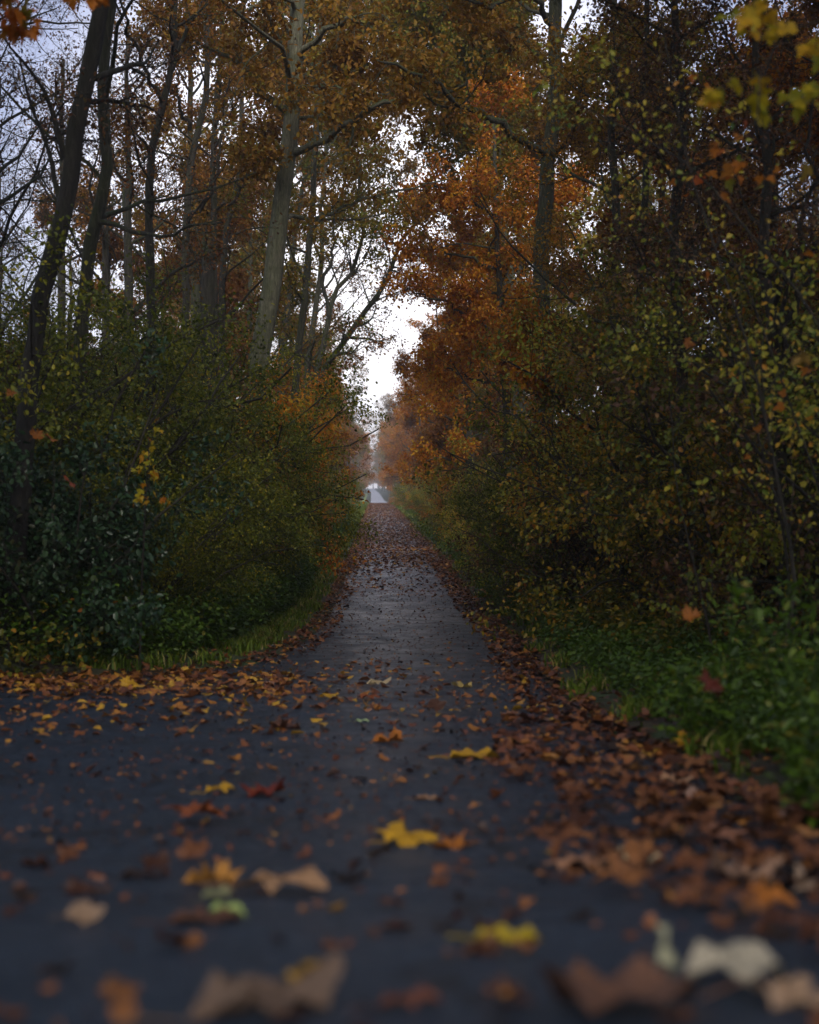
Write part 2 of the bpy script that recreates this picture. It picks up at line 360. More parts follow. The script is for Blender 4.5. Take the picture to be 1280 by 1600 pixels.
def twig_leaves(Pt, per, rg, size, droop=.4, spread=.05, jit=.25, keep=None):
    B, n, _ = Pt.shape
    idx = np.repeat(np.arange(B), per); K = len(idx)
    t = rg.uniform(.1, 1, K)*(n-1); i = np.minimum(t.astype(int), n-2); f = (t-i)[:, None]
    pos = Pt[idx, i]*(1-f)+Pt[idx, i+1]*f; tg = norm(Pt[idx, i+1]-Pt[idx, i])
    pos = pos + rg.normal(size=(K, 3))*spread
    tip = norm(tg*.6 + rg.normal(size=(K, 3))*.75 + np.array([0, 0, -droop]))
    nr = norm(np.array([0, 0, 1.]) + rg.normal(size=(K, 3))*.65)
    sz = size*rg.uniform(1-jit*1.6, 1+jit, K)
    cl = np.clip(rg.normal(.5, .22, K) + .17*vnoise(pos[:, 0]+pos[:, 2], pos[:, 1]-pos[:, 2]*.5, .9) + .08*vnoise(pos[:, 0]-pos[:, 2], pos[:, 1], 3.1), 0, 1)
    if keep is not None:
        kk = keep(pos); pos, tip, nr, sz, cl = pos[kk], tip[kk], nr[kk], sz[kk], cl[kk]
    return pos, tip, nr, sz, cl

def tree(name, cat, label, trunk, r0, r1, seed, limbs=(), nl=9, limb_t=(.35, .98), limb_len=.42, ang=55, leaf='oak_brown', bark='bark_dark', lsize=.085,
         per=10, tpl='oval', dens=(5, 5, 4), trop=(0, 0, .05), wander=.16, group=None, bias=None, twig_len=None, keep=None, rtrunk=.04):
    """trunk: polyline; limbs: list of (polyline, radius)"""
    rg = np.random.default_rng(seed)
    trunk = np.asarray(trunk, float); base = trunk[0].copy(); base[2] = float(ground(base[0], base[1]))
    tp = resample(trunk, 22); tp[1:-1] += rg.normal(size=(20, 3))*[r0*.12, r0*.12, 0]
    tr = np.linspace(r0, r1, 22)*(1+.35*np.exp(-np.arange(22)/1.2)); tr = tr*(1+.03*rg.normal(size=22))
    A, AR = tp[None], tr[None]
    L1, R1 = branch(A, AR, nl, *limb_t, ang, limb_len, 10, wander, trop, .5, rg, .25, bias=bias)
    sets = [(A, AR, 14, rtrunk, rg), (L1, R1, 7, 0, rg)]
    if len(limbs):
        EL = np.stack([resample(l, 16) for l, r in limbs]); EL[:, 1:-1] += rg.normal(size=(len(limbs), 14, 3))*.04
        ER = np.stack([np.linspace(r, r*.3, 16) for l, r in limbs]); sets.append((EL, ER, 8, .05, rg))
        s2a = branch(EL, ER, int(dens[0]*1.2), .3, 1, 52, .42, 7, .2, (0, 0, .03), .5, rg)
    L2, R2 = branch(L1, R1, dens[0], .18, 1, 46, .5, 7, .2, trop, .55, rg)
    if len(limbs): L2 = np.concatenate([L2, s2a[0]]); R2 = np.concatenate([R2, s2a[1]])
    L3, R3 = branch(L2, R2, dens[1], .15, 1, 48, .52, 5, .24, (0, 0, .02), .6, rg)
    L4, R4 = branch(L3, R3, dens[2], .1, 1, 48, .6, 4, .25, (0, 0, -.02), .6, rg)
    sets += [(L2, R2, 5, 0, rg), (L3, R3, 4, 0, rg), (L4, R4, 3, 0, rg)]
    root = empty(name, base); tag(root, label, cat, group)
    tube_obj('trunk', sets, M[bark], root, base)
    if per > 0:
        pos, tip, nr, sz, cl = twig_leaves(L4, per, rg, lsize, .35, .13, keep=keep)
        leaf_obj('crown', pos-base, tip, nr, sz, tpl, M[leaf], cl, root)
    return root

def shrub(name, label, x, y, h, w_, seed, leaf, stems=12, lsize=.055, per=8, tpl='oval', bark='twig', dens=(7, 5), spread=.55, group=None, lean=(0, 0), cat='shrub', low=.12, at=None):
    rg = np.random.default_rng(seed)
    z = float(ground(x, y)); base = np.array([x, y, z])
    K = stems; az = rg.uniform(0, 2*math.pi, K); n = 9; LNJ = rg.uniform(.45, 1.05, K)
    p = np.stack([np.cos(az)*w_*.18*rg.uniform(0, 1, K), np.sin(az)*w_*.18*rg.uniform(0, 1, K), np.full(K, -.05)], -1)
    tilt = rg.uniform(.05, 1, K)**.8*spread; d = norm(np.stack([np.cos(az)*tilt+lean[0], np.sin(az)*tilt+lean[1], np.ones(K)], -1))
    ln = h*LNJ*(1-.3*np.clip(tilt/spread, 0, 1)); pts = [p]
    for k in range(n-1):
        d = norm(d + rg.normal(size=(K, 3))*.17 + np.stack([np.cos(az)*.05, np.sin(az)*.05, np.full(K, -.03)], -1)); pts.append(pts[-1]+d*(ln/(n-1))[:, None])
    A = np.stack(pts, 1); AR = (.006+.006*ln)[:, None]*np.linspace(1, .3, n)[None]
    L2, R2 = branch(A, AR, dens[0], low, 1, 52, .36, 6, .18, (0, 0, -.01), .55, rg)
    L3, R3 = branch(L2, R2, dens[1], .1, 1, 50, .5, 4, .25, (0, 0, -.03), .6, rg)
    g_ = lambda Q: np.maximum(Q, [[[-99, -99, .02]]])
    L2, L3 = g_(L2), g_(L3)
    root = empty(name, base); tag(root, label, cat, group)
    tube_obj('stem', [(A, AR, 6, 0, rg), (L2, R2, 4, 0, rg), (L3, R3, 3, 0, rg)], M[bark], root, (0, 0, 0))
    T = np.concatenate([L3, L2[:, -4:]])
    pos, tip, nr, sz, cl = twig_leaves(T, per, rg, lsize, .35, .07)
    leaf_obj('foliage', pos, tip, nr, sz, tpl, M[leaf], cl, root)
    return root
# ------------------------------------------------------------------ trees of the left side that can be told apart
def Pl(pts, d, d2=None):
    n = len(pts); ds = np.linspace(d, d if d2 is None else d2, n)
    return [P(a, b, q) for (a, b), q in zip(pts, ds)]

tree('leaning_tree', 'tree', 'nearly black trunk leaning to the right, foremost of the left trees',
     Pl([(15, 1045), (52, 560), (72, 470), (98, 340), (122, 210), (148, 80), (168, -30), (205, -300)], 15), .115, .07, 1, nl=8, limb_t=(.5, .98),
     limb_len=.32, leaf='dead', bark='bark_black', per=3, dens=(5, 5, 4), lsize=.05)
tree('slim_tree', 'tree', 'slim mossy trunk with a kink, just right of the black leaning trunk',
     Pl([(108, 1010), (128, 520), (140, 430), (150, 345), (172, 270), (166, 225), (162, 120), (173, 40), (180, -60), (190, -300)], 19), .105, .06, 2,
     nl=6, limb_t=(.5, .98), limb_len=.3, leaf='dead', bark='bark_mid', per=3, lsize=.05)
tree('forked_tree', 'tree', 'dark tree bending right and forking into a Y against the sky',
     Pl([(240, 960), (236, 380), (233, 285), (250, 195), (268, 120), (276, 75), (270, 0), (290, -80), (300, -200)], 25), .105, .04, 3,
     limbs=[(Pl([(258, 165), (232, 125), (222, 95), (200, 60), (192, 20), (180, -30)], 25, 24), .045), (Pl([(272, 85), (295, 45), (320, 0), (340, -40)], 25, 26), .04),
            (Pl([(236, 240), (215, 210), (195, 190), (175, 180)], 25, 24), .03)],
     nl=9, limb_t=(.4, .98), limb_len=.24, leaf='rust', bark='bark_dark', per=3, lsize=.07)
tree('forked_tree', 'tree', 'thin dark tree dividing low into two curved stems, right of the Y forked tree',
     Pl([(290, 940), (291, 400), (294, 300), (300, 230), (318, 190), (328, 130), (322, 60), (330, -60), (335, -160)], 33), .12, .05, 4,
     limbs=[(Pl([(293, 350), (318, 320), (335, 295), (345, 240), (350, 180), (360, 120)], 33, 32), .06), (Pl([(297, 205), (283, 170), (280, 130), (270, 100)], 33, 32), .05)],
     nl=9, limb_t=(.4, .98), limb_len=.24, leaf='rust', bark='bark_dark', per=5, lsize=.08)
tree('forest_tree', 'tree', 'dark upright tree standing close behind the broken stump, left of the big pale oak',
     Pl([(336, 940), (335, 420), (337, 330), (333, 250), (340, 180), (346, 100), (350, 0), (350, -150)], 36), .12, .05, 5,
     limbs=[(Pl([(338, 330), (370, 310), (385, 275), (400, 240)], 36, 35), .05)], nl=10, limb_t=(.4, .98), limb_len=.26, leaf='oak_brown', bark='bark_dark', per=5)
tree('forest_tree', 'tree', 'thin tree leaning right, nearest neighbour on the left of the big pale oak',
     Pl([(350, 940), (348, 420), (356, 340), (372, 300), (380, 240), (376, 160), (380, 60), (385, -80)], 39), .12, .05, 6,
     nl=11, limb_t=(.4, .98), limb_len=.26, leaf='rust', bark='bark_dark', per=5)
# broken stump
def stump(px, d, top, r):
    b = P(px, 1000, d); b[2] = float(ground(b[0], b[1])); zt = P(px, top, d)[2]-b[2]
    rg = np.random.default_rng(5); n, k = 14, 16
    A = np.stack([np.zeros(n), np.zeros(n), np.linspace(-.1, zt, n)], -1)[None]; V, F = tubes(A, np.linspace(r*1.3, r, n)[None], k, .06, rg)
    V[-k:, 2] += rg.uniform(-.5, .25, k)
    V = np.vstack([V, [[0, 0, zt-.45]]]); c = len(V)-1
    root = empty('broken_tree', b); tag(root, 'broken off stump with a jagged top, left of the big oak', 'tree stump')
    idx = np.concatenate([F.ravel(), np.concatenate([[len(V)-1-k+i, len(V)-1-k+(i+1) % k, c] for i in range(k)])])
    mesh_obj('trunk', V, idx, M['bark_dark'], root, fsizes=[4]*len(F)+[3]*k)
stump(326, 30, 362, .13)

tree('oak_tree', 'tree', 'big pale grey oak with mossy limbs, the thickest trunk on the left of the path',
     Pl([(402, 1000), (408, 560), (414, 520), (430, 410), (446, 300), (455, 200), (462, 100), (468, 20), (480, -120), (490, -300)], 30), .27, .11, 7,
     limbs=[(Pl([(460, 240), (490, 224), (530, 205), (562, 182), (582, 165), (640, 158), (680, 143), (730, 130)], 30, 27), .085),
            (Pl([(464, 170), (472, 125), (490, 103), (515, 100), (545, 112), (575, 100)], 30, 28.5), .075),
            (Pl([(452, 178), (430, 162), (408, 146), (392, 118), (372, 92), (335, 85), (300, 60)], 30, 28.5), .085),
            (Pl([(466, 186), (500, 178), (530, 188), (560, 180)], 30, 31.5), .045),
            (Pl([(446, 344), (480, 336), (520, 334), (560, 312), (640, 292), (700, 280)], 30, 34), .05),
            (Pl([(468, 90), (500, 50), (545, 30), (600, 50), (650, 20)], 30, 28), .07),
            (Pl([(458, 130), (490, 140), (520, 135), (570, 142), (610, 120)], 30, 27), .04),
            (Pl([(448, 235), (420, 222), (390, 236), (350, 225)], 30, 31), .045),
            (Pl([(444, 250), (415, 240), (400, 255)], 30, 29), .03),
            (Pl([(470, 20), (430, -10), (390, 20), (340, 10)], 30, 28), .06)],
     nl=9, limb_t=(.64, .99), limb_len=.42, ang=66, leaf='oak_brown', bark='bark_oak', per=6, lsize=.12, dens=(6, 5, 5), tpl='oval', bias=(.25, -.1, .05), rtrunk=.03)
tree('arching_tree', 'tree', 'mossy tree arching right over the path below the gap of white sky',
     Pl([(466, 900), (476, 640), (490, 605), (520, 558), (560, 500), (598, 455), (616, 410), (625, 375), (655, 340), (700, 322)], 46), .15, .05, 8,
     limbs=[(Pl([(505, 575), (525, 555), (555, 545), (585, 520)], 46, 45), .05), (Pl([(622, 385), (600, 360), (590, 335)], 46, 45), .04)],
     nl=14, limb_t=(.45, .99), limb_len=.2, leaf='rust', bark='bark_mid', per=3, dens=(5, 5, 4))
tree('forest_tree', 'tree', 'slender curved tree with crooked twigs standing before the white sky gap',
     Pl([(478, 900), (486, 640), (500, 560), (515, 500), (520, 455), (552, 430), (562, 385), (575, 350), (560, 300), (565, 240)], 44), .13, .04, 9,
     limbs=[(Pl([(514, 500), (505, 440), (525, 380), (520, 330), (540, 300)], 44, 43), .07), (Pl([(552, 430), (575, 395), (590, 350), (620, 330)], 44, 43), .035)],
     nl=13, limb_t=(.45, .99), limb_len=.25, leaf='oak_olive', bark='bark_mid', per=4, lsize=.11)
tree('forest_tree', 'tree', 'dark straight tree close behind the right side of the big pale oak',
     Pl([(455, 900), (462, 600), (475, 480), (482, 400), (490, 300), (492, 200), (500, 80), (500, -60)], 37), .12, .05, 10,
     nl=11, limb_t=(.42, .98), limb_len=.27, leaf='oak_olive', bark='bark_mid', per=6)
tree('forest_tree', 'tree', 'mossy thin tree between the dark straight tree and the slender curved tree',
     Pl([(470, 900), (480, 600), (490, 500), (505, 400), (500, 330), (510, 260), (505, 150)], 52), .16, .05, 11,
     nl=11, limb_t=(.4, .98), limb_len=.3, leaf='oak_brown', bark='bark_mid', per=6)

for q, (x0, y0, hh, lab) in enumerate([(-2.75, 29.0, 4.3, 'young maple with loose orange and gold leaves before the big oak'), (-2.5, 34.5, 4.7, 'second young orange maple, leaning from the left hedge over the verge'),
                                       (-2.4, 42.0, 5.4, 'third and farthest young golden maple on the left hedge line')]):
    tree('young_maple', 'tree', lab, [(x0-.6, y0, 0), (x0-.5, y0, hh*.35), (x0-.1, y0, hh*.7), (x0+.3, y0, hh)], .05, .015, 90+q, nl=16, limb_t=(.42, .99), limb_len=.36, ang=64,
         leaf='gold', bark='bark_dark', per=4, dens=(5, 4, 3), lsize=.12, tpl='oak', trop=(0, 0, .02))
# right side
tree('oak_tree', 'tree', 'grey oak trunk rising out of orange foliage, thickest on the right',
     Pl([(850, 1000), (850, 500), (846, 420), (851, 330), (860, 240), (868, 150), (864, 60), (870, -50), (878, -300)], 27), .2, .1, 12,
     limbs=[(Pl([(862, 245), (835, 228), (812, 222), (775, 185), (745, 168), (712, 166), (692, 140), (660, 112), (600, 98)], 27, 25), .085),
            (Pl([(866, 150), (900, 110), (950, 90), (1000, 40)], 27, 25), .07), (Pl([(864, 110), (820, 60), (780, 40), (730, 30)], 27, 28), .06),
            (Pl([(866, 40), (830, -10), (770, 10), (700, -10)], 27, 25), .06)],
     nl=12, limb_t=(.55, .99), limb_len=.38, ang=66, leaf='oak_brown', bark='bark_mid', per=8, lsize=.11, dens=(6, 5, 5), bias=(-.15, -.1, .05))
tree('beech_tree', 'tree', 'dense orange tree right of the path, in front of all other orange crowns',
     Pl([(800, 900), (790, 600), (780, 450), (775, 300), (770, 180)], 37), .14, .04, 13, limbs=[(Pl([(783, 520), (740, 500), (690, 470), (650, 455), (628, 450)], 37, 36), .05), (Pl([(780, 420), (720, 400), (670, 385), (635, 395)], 37, 38), .05), (Pl([(776, 340), (730, 310), (680, 290), (640, 300)], 37, 36), .05), (Pl([(785, 600), (740, 590), (690, 570), (655, 580)], 37, 38), .045)], nl=24, limb_t=(.2, .99), limb_len=.27, ang=66,
     leaf='orange', bark='bark_dark', per=9, dens=(6, 5, 4), lsize=.10, trop=(0, 0, 0), bias=(-.12, -.2, 0))
tree('beech_tree', 'tree', 'orange and gold tree hugging the right path edge, behind the dense orange tree',
     Pl([(738, 880), (735, 700), (728, 520), (720, 380), (722, 290)], 50), .16, .04, 14, nl=24, limb_t=(.2, .99), limb_len=.22, ang=66,
     leaf='orange', bark='bark_dark', per=9, dens=(6, 5, 4), lsize=.11, trop=(0, 0, 0))
tree('beech_tree', 'tree', 'low bushy golden orange tree in front of the foot of the grey right oak',
     [(3.4, 25.2, 0), (3.4, 25.2, 2.0), (3.2, 25.1, 3.6), (3.0, 25.0, 5.2)], .07, .02, 23, nl=20, limb_t=(.42, .99), limb_len=.30, ang=66,
     leaf='orange', bark='bark_dark', per=9, dens=(6, 5, 3), lsize=.09, trop=(0, 0, 0), bias=(-.1, -.1, 0))
tree('hornbeam_tree', 'tree', 'brown leaved tree between the grey right oak and the tangle of bare twigs',
     Pl([(960, 990), (955, 600), (965, 350), (955, 200), (960, 0), (965, -150)], 23), .1, .04, 15, nl=20, limb_t=(.22, .99), limb_len=.28, ang=60,
     leaf='oak_brown', bark='bark_dark', per=9, dens=(6, 5, 4), lsize=.065)
tree('bare_tree', 'tree', 'black mostly bare tree with dangling withered leaves, centre of the upper right twig tangle',
     Pl([(1075, 1000), (1070, 600), (1050, 350), (1075, 200), (1055, 60), (1060, -120)], 17), .085, .035, 16, nl=20, limb_t=(.25, .99), limb_len=.30, ang=60,
     leaf='dead', bark='twig', per=5, dens=(6, 5, 4), lsize=.05)
tree('bare_tree', 'tree', 'thin dark tree with two crossing stems at the right edge, full of tiny withered leaves',
     Pl([(1235, 1000), (1220, 600), (1195, 400), (1205, 250), (1180, 100), (1190, -100)], 14), .08, .03, 17, nl=20, limb_t=(.3, .99), limb_len=.30, ang=58,
     limbs=[(Pl([(1218, 560), (1250, 450), (1265, 300), (1275, 150)], 14, 13), .04)],
     leaf='dead', bark='twig', per=4, dens=(6, 5, 4), lsize=.045)
tree('forest_tree', 'tree', 'slim dark stem rising beside the right path tangle, left neighbour of the bare black tree',
     Pl([(1010, 1000), (1005, 600), (1000, 430), (1012, 300), (1005, 150), (1015, -40)], 20), .07, .035, 18, nl=14, limb_t=(.3, .99), limb_len=.26,
     leaf='mixed', bark='bark_dark', per=6, dens=(5, 5, 4), lsize=.06)

tree('oak_tree', 'tree', 'tall oak far behind the big pale oak, crown closing over the path',
     [(-4.6, 53, 0), (-4.4, 53, 7), (-3.6, 53, 14), (-2.6, 53, 20), (-1.5, 53, 23)], .2, .06, 21, nl=24, limb_t=(.58, .99), limb_len=.3, leaf='oak_olive', bark='bark_mid', per=13, lsize=.14, dens=(6, 5, 5))
tree('oak_tree', 'tree', 'tall oak behind the orange trees, crown reaching over the path',
     [(4.8, 48, 0), (4.6, 48, 7), (3.8, 48, 13), (2.2, 48, 18), (1.0, 48, 21)], .2, .06, 22, nl=26, limb_t=(.55, .99), limb_len=.3, leaf='oak_brown', bark='bark_mid', per=13, lsize=.14, dens=(6, 5, 5))
tree('oak_tree', 'tree', 'oak right of the path, thin upper limbs roofing over the sky gap',
     [(4.3, 42, 0), (4.2, 42, 6), (3.6, 42, 11), (2.6, 42, 15), (1.5, 42, 17)], .17, .05, 24, nl=30, limb_t=(.62, .99), limb_len=.34, leaf='oak_olive', bark='bark_mid', per=14, lsize=.12, dens=(6, 5, 5), bias=(-.2, 0, 0))
tree('oak_tree', 'tree', 'oak left of the path beyond the arching tree, crown meeting the one opposite',
     [(-4.4, 62, 0), (-4.3, 62, 8), (-3.6, 62, 15), (-2.4, 62, 20), (-1.6, 62, 24)], .2, .05, 25, nl=22, limb_t=(.64, .99), limb_len=.3, leaf='oak_brown', bark='bark_mid', per=13, lsize=.14, dens=(6, 5, 5), bias=(.2, 0, 0))
# ------------------------------------------------------------------ tree kinds copied along the path
def proto(name, seed, h, leaf, bark, **k):
    rg = np.random.default_rng(seed); x, y = 60.0, 20.0 + seed
    z = float(ground(x, y)); w1 = rg.normal(0, .25, 2)
    pts = [(x, y, z-.1), (x+w1[0]*.4, y, z+h*.3), (x+w1[0], y+w1[1], z+h*.6), (x+w1[0]*1.5, y+w1[1]*1.4, z+h)]
    t = tree(name, 'tree', 'x', pts, h*.013, h*.003, seed, leaf=leaf, bark=bark, **k); return t
low = dict(nl=24, limb_t=(.14, .99), limb_len=.30, ang=66, dens=(6, 5, 4), per=8, trop=(0, 0, .01), lsize=.135)
high = dict(nl=16, limb_t=(.42, .99), limb_len=.34, ang=60, dens=(6, 5, 4), per=7, lsize=.13)
PR = [proto('beech_tree', 101, 12.5, 'orange', 'bark_dark', **low), proto('hornbeam_tree', 102, 11, 'rust', 'bark_dark', **low),
      proto('oak_tree', 103, 15, 'oak_brown', 'bark_mid', **high), proto('oak_tree', 104, 14, 'oak_olive', 'bark_mid', **high),
      proto('hornbeam_tree', 105, 10, 'mixed', 'bark_dark', **low), proto('forest_tree', 106, 13, 'dead', 'bark_dark', **{**high, 'nl': 18, 'dens': (7, 6, 5), 'limb_t': (.25, .99), 'per': 1, 'lsize': .06})]
used = [False]*len(PR)
COL = ['orange leaved', 'rust brown', 'brown leaved', 'olive brown', 'green and yellow', 'nearly bare dark']
def put(k, x, y, sc, rz, label, group):
    z = float(ground(x, y))-.02
    if not used[k]:
        o = PR[k]; used[k] = True; o.location = (x, y, z); o.rotation_euler = (0, 0, rz); o.scale = (sc,)*3
        o['label'] = label; o['group'] = group; return o
    return copy_thing(PR[k], (x, y, z), rz, sc, label, group)
rg = np.random.default_rng(44)
# first row along the path
for side in (-1, 1):
    y = 47.0 if side > 0 else 56.0
    while y < 212:
        k = int(rg.choice([0, 1, 2, 3, 4, 0] if side > 0 else [3, 2, 1, 4, 2, 0])); sc = rg.uniform(.85, 1.15)
        x = float(cx(y)) + side*(4.9 + rg.uniform(-.4, 1.0) + (.7 if y > 100 else 0)) + (.5 if side > 0 else -.2)
        s = 'right' if side > 0 else 'left'; dd = 'middle stretch' if y < 110 else 'far misty stretch'
        put(k, x, y, sc, rg.uniform(0, 6.28), f'{COL[k]} tree in the row on the {s} of the path, {dd}', f'{COL[k]} trees on the {s}, {dd}')
        y += rg.uniform(6, 9)*(1 + y/200)
for x, y, k, sc in ((3.4, 66, 1, .95), (3.5, 84, 0, .95), (-3.9, 72, 0, .85), (-3.7, 92, 1, .9), (3.3, 112, 1, 1.0), (-3.9, 122, 3, .85), (3.2, 150, 0, 1.0), (-4.0, 165, 1, .9), (2.9, 185, 1, 1.1), (-3.6, 196, 3, 1.0), (2.9, 208, 0, 1.1)):
    s = 'right' if x > 0 else 'left'
    put(k, x, y, sc, x*7+y, f'{COL[k]} tree crowding the {s} edge of the path near the gap', f'{COL[k]} trees crowding the {s} path edge')
# the forest behind the first row
for side in (-1, 1):
    for row, x0 in ((0, 8.5), (1, 13), (2, 19)):
        y = 22.0 + 5*row + (6 if side < 0 else 0)
        while y < 150:
            k = int(rg.choice([5, 2, 1, 5, 3] if side > 0 or y > 60 else [5, 5, 1, 5, 5])); sc = rg.uniform(.8, 1.15)
            s = 'right' if side > 0 else 'left'
            put(k, side*(x0 + rg.uniform(-1.5, 1.5)), y, sc, rg.uniform(0, 6.28), f'{COL[k]} tree deep in the woods on the {s}', f'{COL[k]} trees deep in the {s} woods')
            y += rg.uniform(6, 10)*(1 + y/120)
for x, y, k, sc in ((7.6, 17, 1, 1.0), (7.2, 22, 5, 1.0), (8.2, 20, 0, .9), (7.4, 27, 1, 1.0), (5.6, 31, 1, 1.0), (-6.5, 21, 5, 1.0), (-7.4, 27, 5, 1.0), (-5.8, 33, 5, 1.0), (-8.5, 23, 5, 1.1), (-6.4, 17.5, 5, .8), (-9.5, 31, 5, 1.1), (-7.0, 37, 5, 1.0), (-5.2, 42, 2, 1.1), (-6, 50, 1, 1.2)):
    s = 'right' if x > 0 else 'left'
    put(k, x, y, sc, x*3, f'{COL[k]} tree close behind the front bushes on the {s}', f'{COL[k]} trees close behind the {s} bushes')
# trees added overhead, beside and behind the camera, to shade the foreground
for x, y, k, sc in ((-4.9, 13.2, 2, 1.4), (-6.6, 10.5, 3, 1.3), (-3.9, 9.8, 2, 1.5), (4.1, 11, 3, 1.5), (-4.0, 4, 2, 1.4), (4.2, 1, 3, 1.4), (-7.5, 16, 3, 1.4), (8.0, 14.5, 2, 1.3), (0.4, -13, 2, 1.5), (5.0, 14, 3, 1.35), (-4.8, 7.6, 2, 1.3), (4.7, 7, 3, 1.3), (-5.2, .5, 3, 1.2), (5.3, -1, 2, 1.2), (-3.6, -8, 2, 1.2), (3.2, -9, 3, 1.2), (-8.5, 3, 3, 1.3), (7, 9, 3, 1.2), (9.5, 12, 2, 1.2), (-8, 9, 2, 1.2), (-10, 14, 3, 1.2), (8.5, 5, 2, 1.3), (-5.2, 4.5, 3, 1.1), (5.4, 3.0, 2, 1.15), (-6.5, -3, 2, 1.1), (6.0, -4, 3, 1.1), (5.2, 10.5, 2, 1.1)):
    put(k, x, y, sc, x, f'{COL[k]} tree added to shade the near end of the path', f'{COL[k]} trees added to shade the near path')
# pale trees beyond the clearing
for side in (-1, 1):
    y = 236.0 if side > 0 else 300.0
    while y < 760:
        k = int(rg.choice([0, 2, 3, 4])); sc = rg.uniform(.9, 1.4)
        put(k, float(cx(y)) + side*(3.9 + rg.uniform(-.4, 1.2)), y, sc*1.1, rg.uniform(0, 6.28), f'{COL[k]} tree pale with mist beyond the clearing', f'{COL[k]} misty trees beyond the clearing')
        y += rg.uniform(11, 20)*(1+y/900)
for i in range(14):
    k = (0, 3, 2)[i % 3]
    put(k, -28+i*4.2+rg.uniform(-1, 1), 790+rg.uniform(-10, 20), rg.uniform(1.1, 1.6), i, 'faint tree closing the end of the path in mist', 'trees closing the end of the path')

# ------------------------------------------------------------------ shrubs
SP = {}
def sproto(key, *a, **k):
    SP[key] = [shrub(*a, **k), False]
sproto('green0', 'green_shrub', 'x', 50, 20, 4.6, 1.6, 201, 'green', stems=22, per=26, dens=(8, 6), lsize=.040)
sproto('green1', 'green_shrub', 'x', 50, 26, 4.4, 1.6, 202, 'green', stems=22, per=26, dens=(8, 6), lsize=.042)
sproto('mixed0', 'turning_shrub', 'x', 50, 32, 3.8, 1.6, 203, 'mixed', stems=18, per=16, dens=(8, 6), lsize=.046)
sproto('yel0', 'yellowing_shrub', 'x', 50, 38, 3.6, 1.6, 204, 'yelgreen', stems=17, per=15, dens=(7, 6), lsize=.046)
sproto('dead0', 'twiggy_shrub', 'x', 50, 44, 3.8, 1.6, 205, 'dead', stems=18, per=6, dens=(8, 6), lsize=.05)
sproto('gloss0', 'glossy_shrub', 'x', 50, 50, 3.3, 1.5, 206, 'glossy', stems=18, per=15, dens=(7, 5), lsize=.062)
sproto('orange0', 'orange_shrub', 'x', 50, 56, 3.2, 1.5, 207, 'orange', stems=15, per=11, dens=(7, 6), lsize=.065)
SC = dict(green0='green', green1='green', mixed0='green and gold', yel0='yellow green', dead0='dark twiggy', gloss0='dark glossy leaved', orange0='orange')
SN = dict(green0='green', green1='green', mixed0='gold', yel0='yellow', dead0='twiggy', gloss0='glossy', orange0='orange')
def sput(key, x, y, sc, rz, label, group=None):
    z = float(ground(x, y)); s = SP[key]
    if not s[1]:
        s[1] = True; o = s[0]; o.location = (x, y, z); o.rotation_euler = (0, 0, rz); o.scale = (sc,)*3; o['label'] = label
        if group: o['group'] = group
        return o
    return copy_thing(s[0], (x, y, z), rz, sc, label, group or False)
# near left, named one by one
sput('gloss0', -4.9, 15.2, 1.25, .3, 'tall dark glossy leaved bush at the left edge of the picture')
sput('gloss0', -3.75, 15.6, .85, 2.2, 'lower dark glossy bush right of the tall glossy one, above the leaf drift')
sput('dead0', -5.6, 18.0, 1.35, 1.0, 'brown twiggy bush at the foot of the black leaning trunk')
sput('green0', -4.3, 18.2, 1.5, .5, 'dense dark green bush behind the lower glossy bush')
sput('green1', -2.95, 17.2, 0.8, 3.5, 'low green bush bulging over the grass corner where the path widens')
sput('green1', -4.6, 19.8, 1.5, 1.5, 'tall green bush under the kinked mossy trunk')
sput('green0', -3.2, 21.2, 0.85, 4.1, 'green bush on the left verge with ivy like leaves, second from the grass corner')
sput('dead0', -3.7, 23.4, 1.05, .2, 'dark withered bush half hidden in the left hedge')
sput('green0', -5.1, 28.0, 1.85, 5.0, 'tallest green bush on the left, below the Y forked tree')
sput('green1', -3.3, 25.4, 1.05, .8, 'bright green topped bush left of the big pale oak')
sput('orange0', -3.3, 31.6, 1.12, .3, 'orange leaved bush in front of the foot of the big pale oak')
sput('orange0', -3.1, 36.5, 1.5, 1.3, 'tall orange bush on the left hedge line beneath the arching tree')
sput('orange0', -3.0, 43.0, 1.45, 4.0, 'orange topped bush farther along the left hedge, nearest the white gap')
sput('green1', -4.7, 22.3, 1.6, 2.0, 'high green bush crowding between the kinked and the Y forked trunk')
sput('green0', -6.0, 25.0, 1.85, 3.3, 'high green bush deep behind the kinked trunk')
sput('green1', -4.3, 25.6, 1.7, .2, 'high dense green bush left of the broken stump')
sput('green0', -3.75, 28.6, 1.5, 2.8, 'high green bush hiding the foot of the stump')
sput('green0', -2.6, 33.0, .72, 1.1, 'low green bush in front of the orange bush by the big oak')
sput('green1', -2.6, 36.6, .7, 2.1, 'low green bush at the foot of the tall orange bush')
sput('green0', -2.6, 40.5, .72, 5.1, 'low green bush on the left verge before the orange topped bush')
sput('gloss0', -3.6, 14.9, 1.2, 2.6, 'dark glossy bush covering the foot of the black leaning trunk')
sput('green1', -4.9, 26.6, 1.9, 1.1, 'very high green bush left of the thin dividing tree')
sput('green0', -3.85, 27.2, 1.65, 4.6, 'high green bush hiding the feet of the thin trees')
sput('green1', -6.0, 29.5, 2.0, .6, 'very high green bush below the Y forked tree, deep in the left wood')
sput('green0', -4.1, 23.0, 1.25, 5.4, 'rounded green bush in the middle of the left hedge, nearer than the oak')
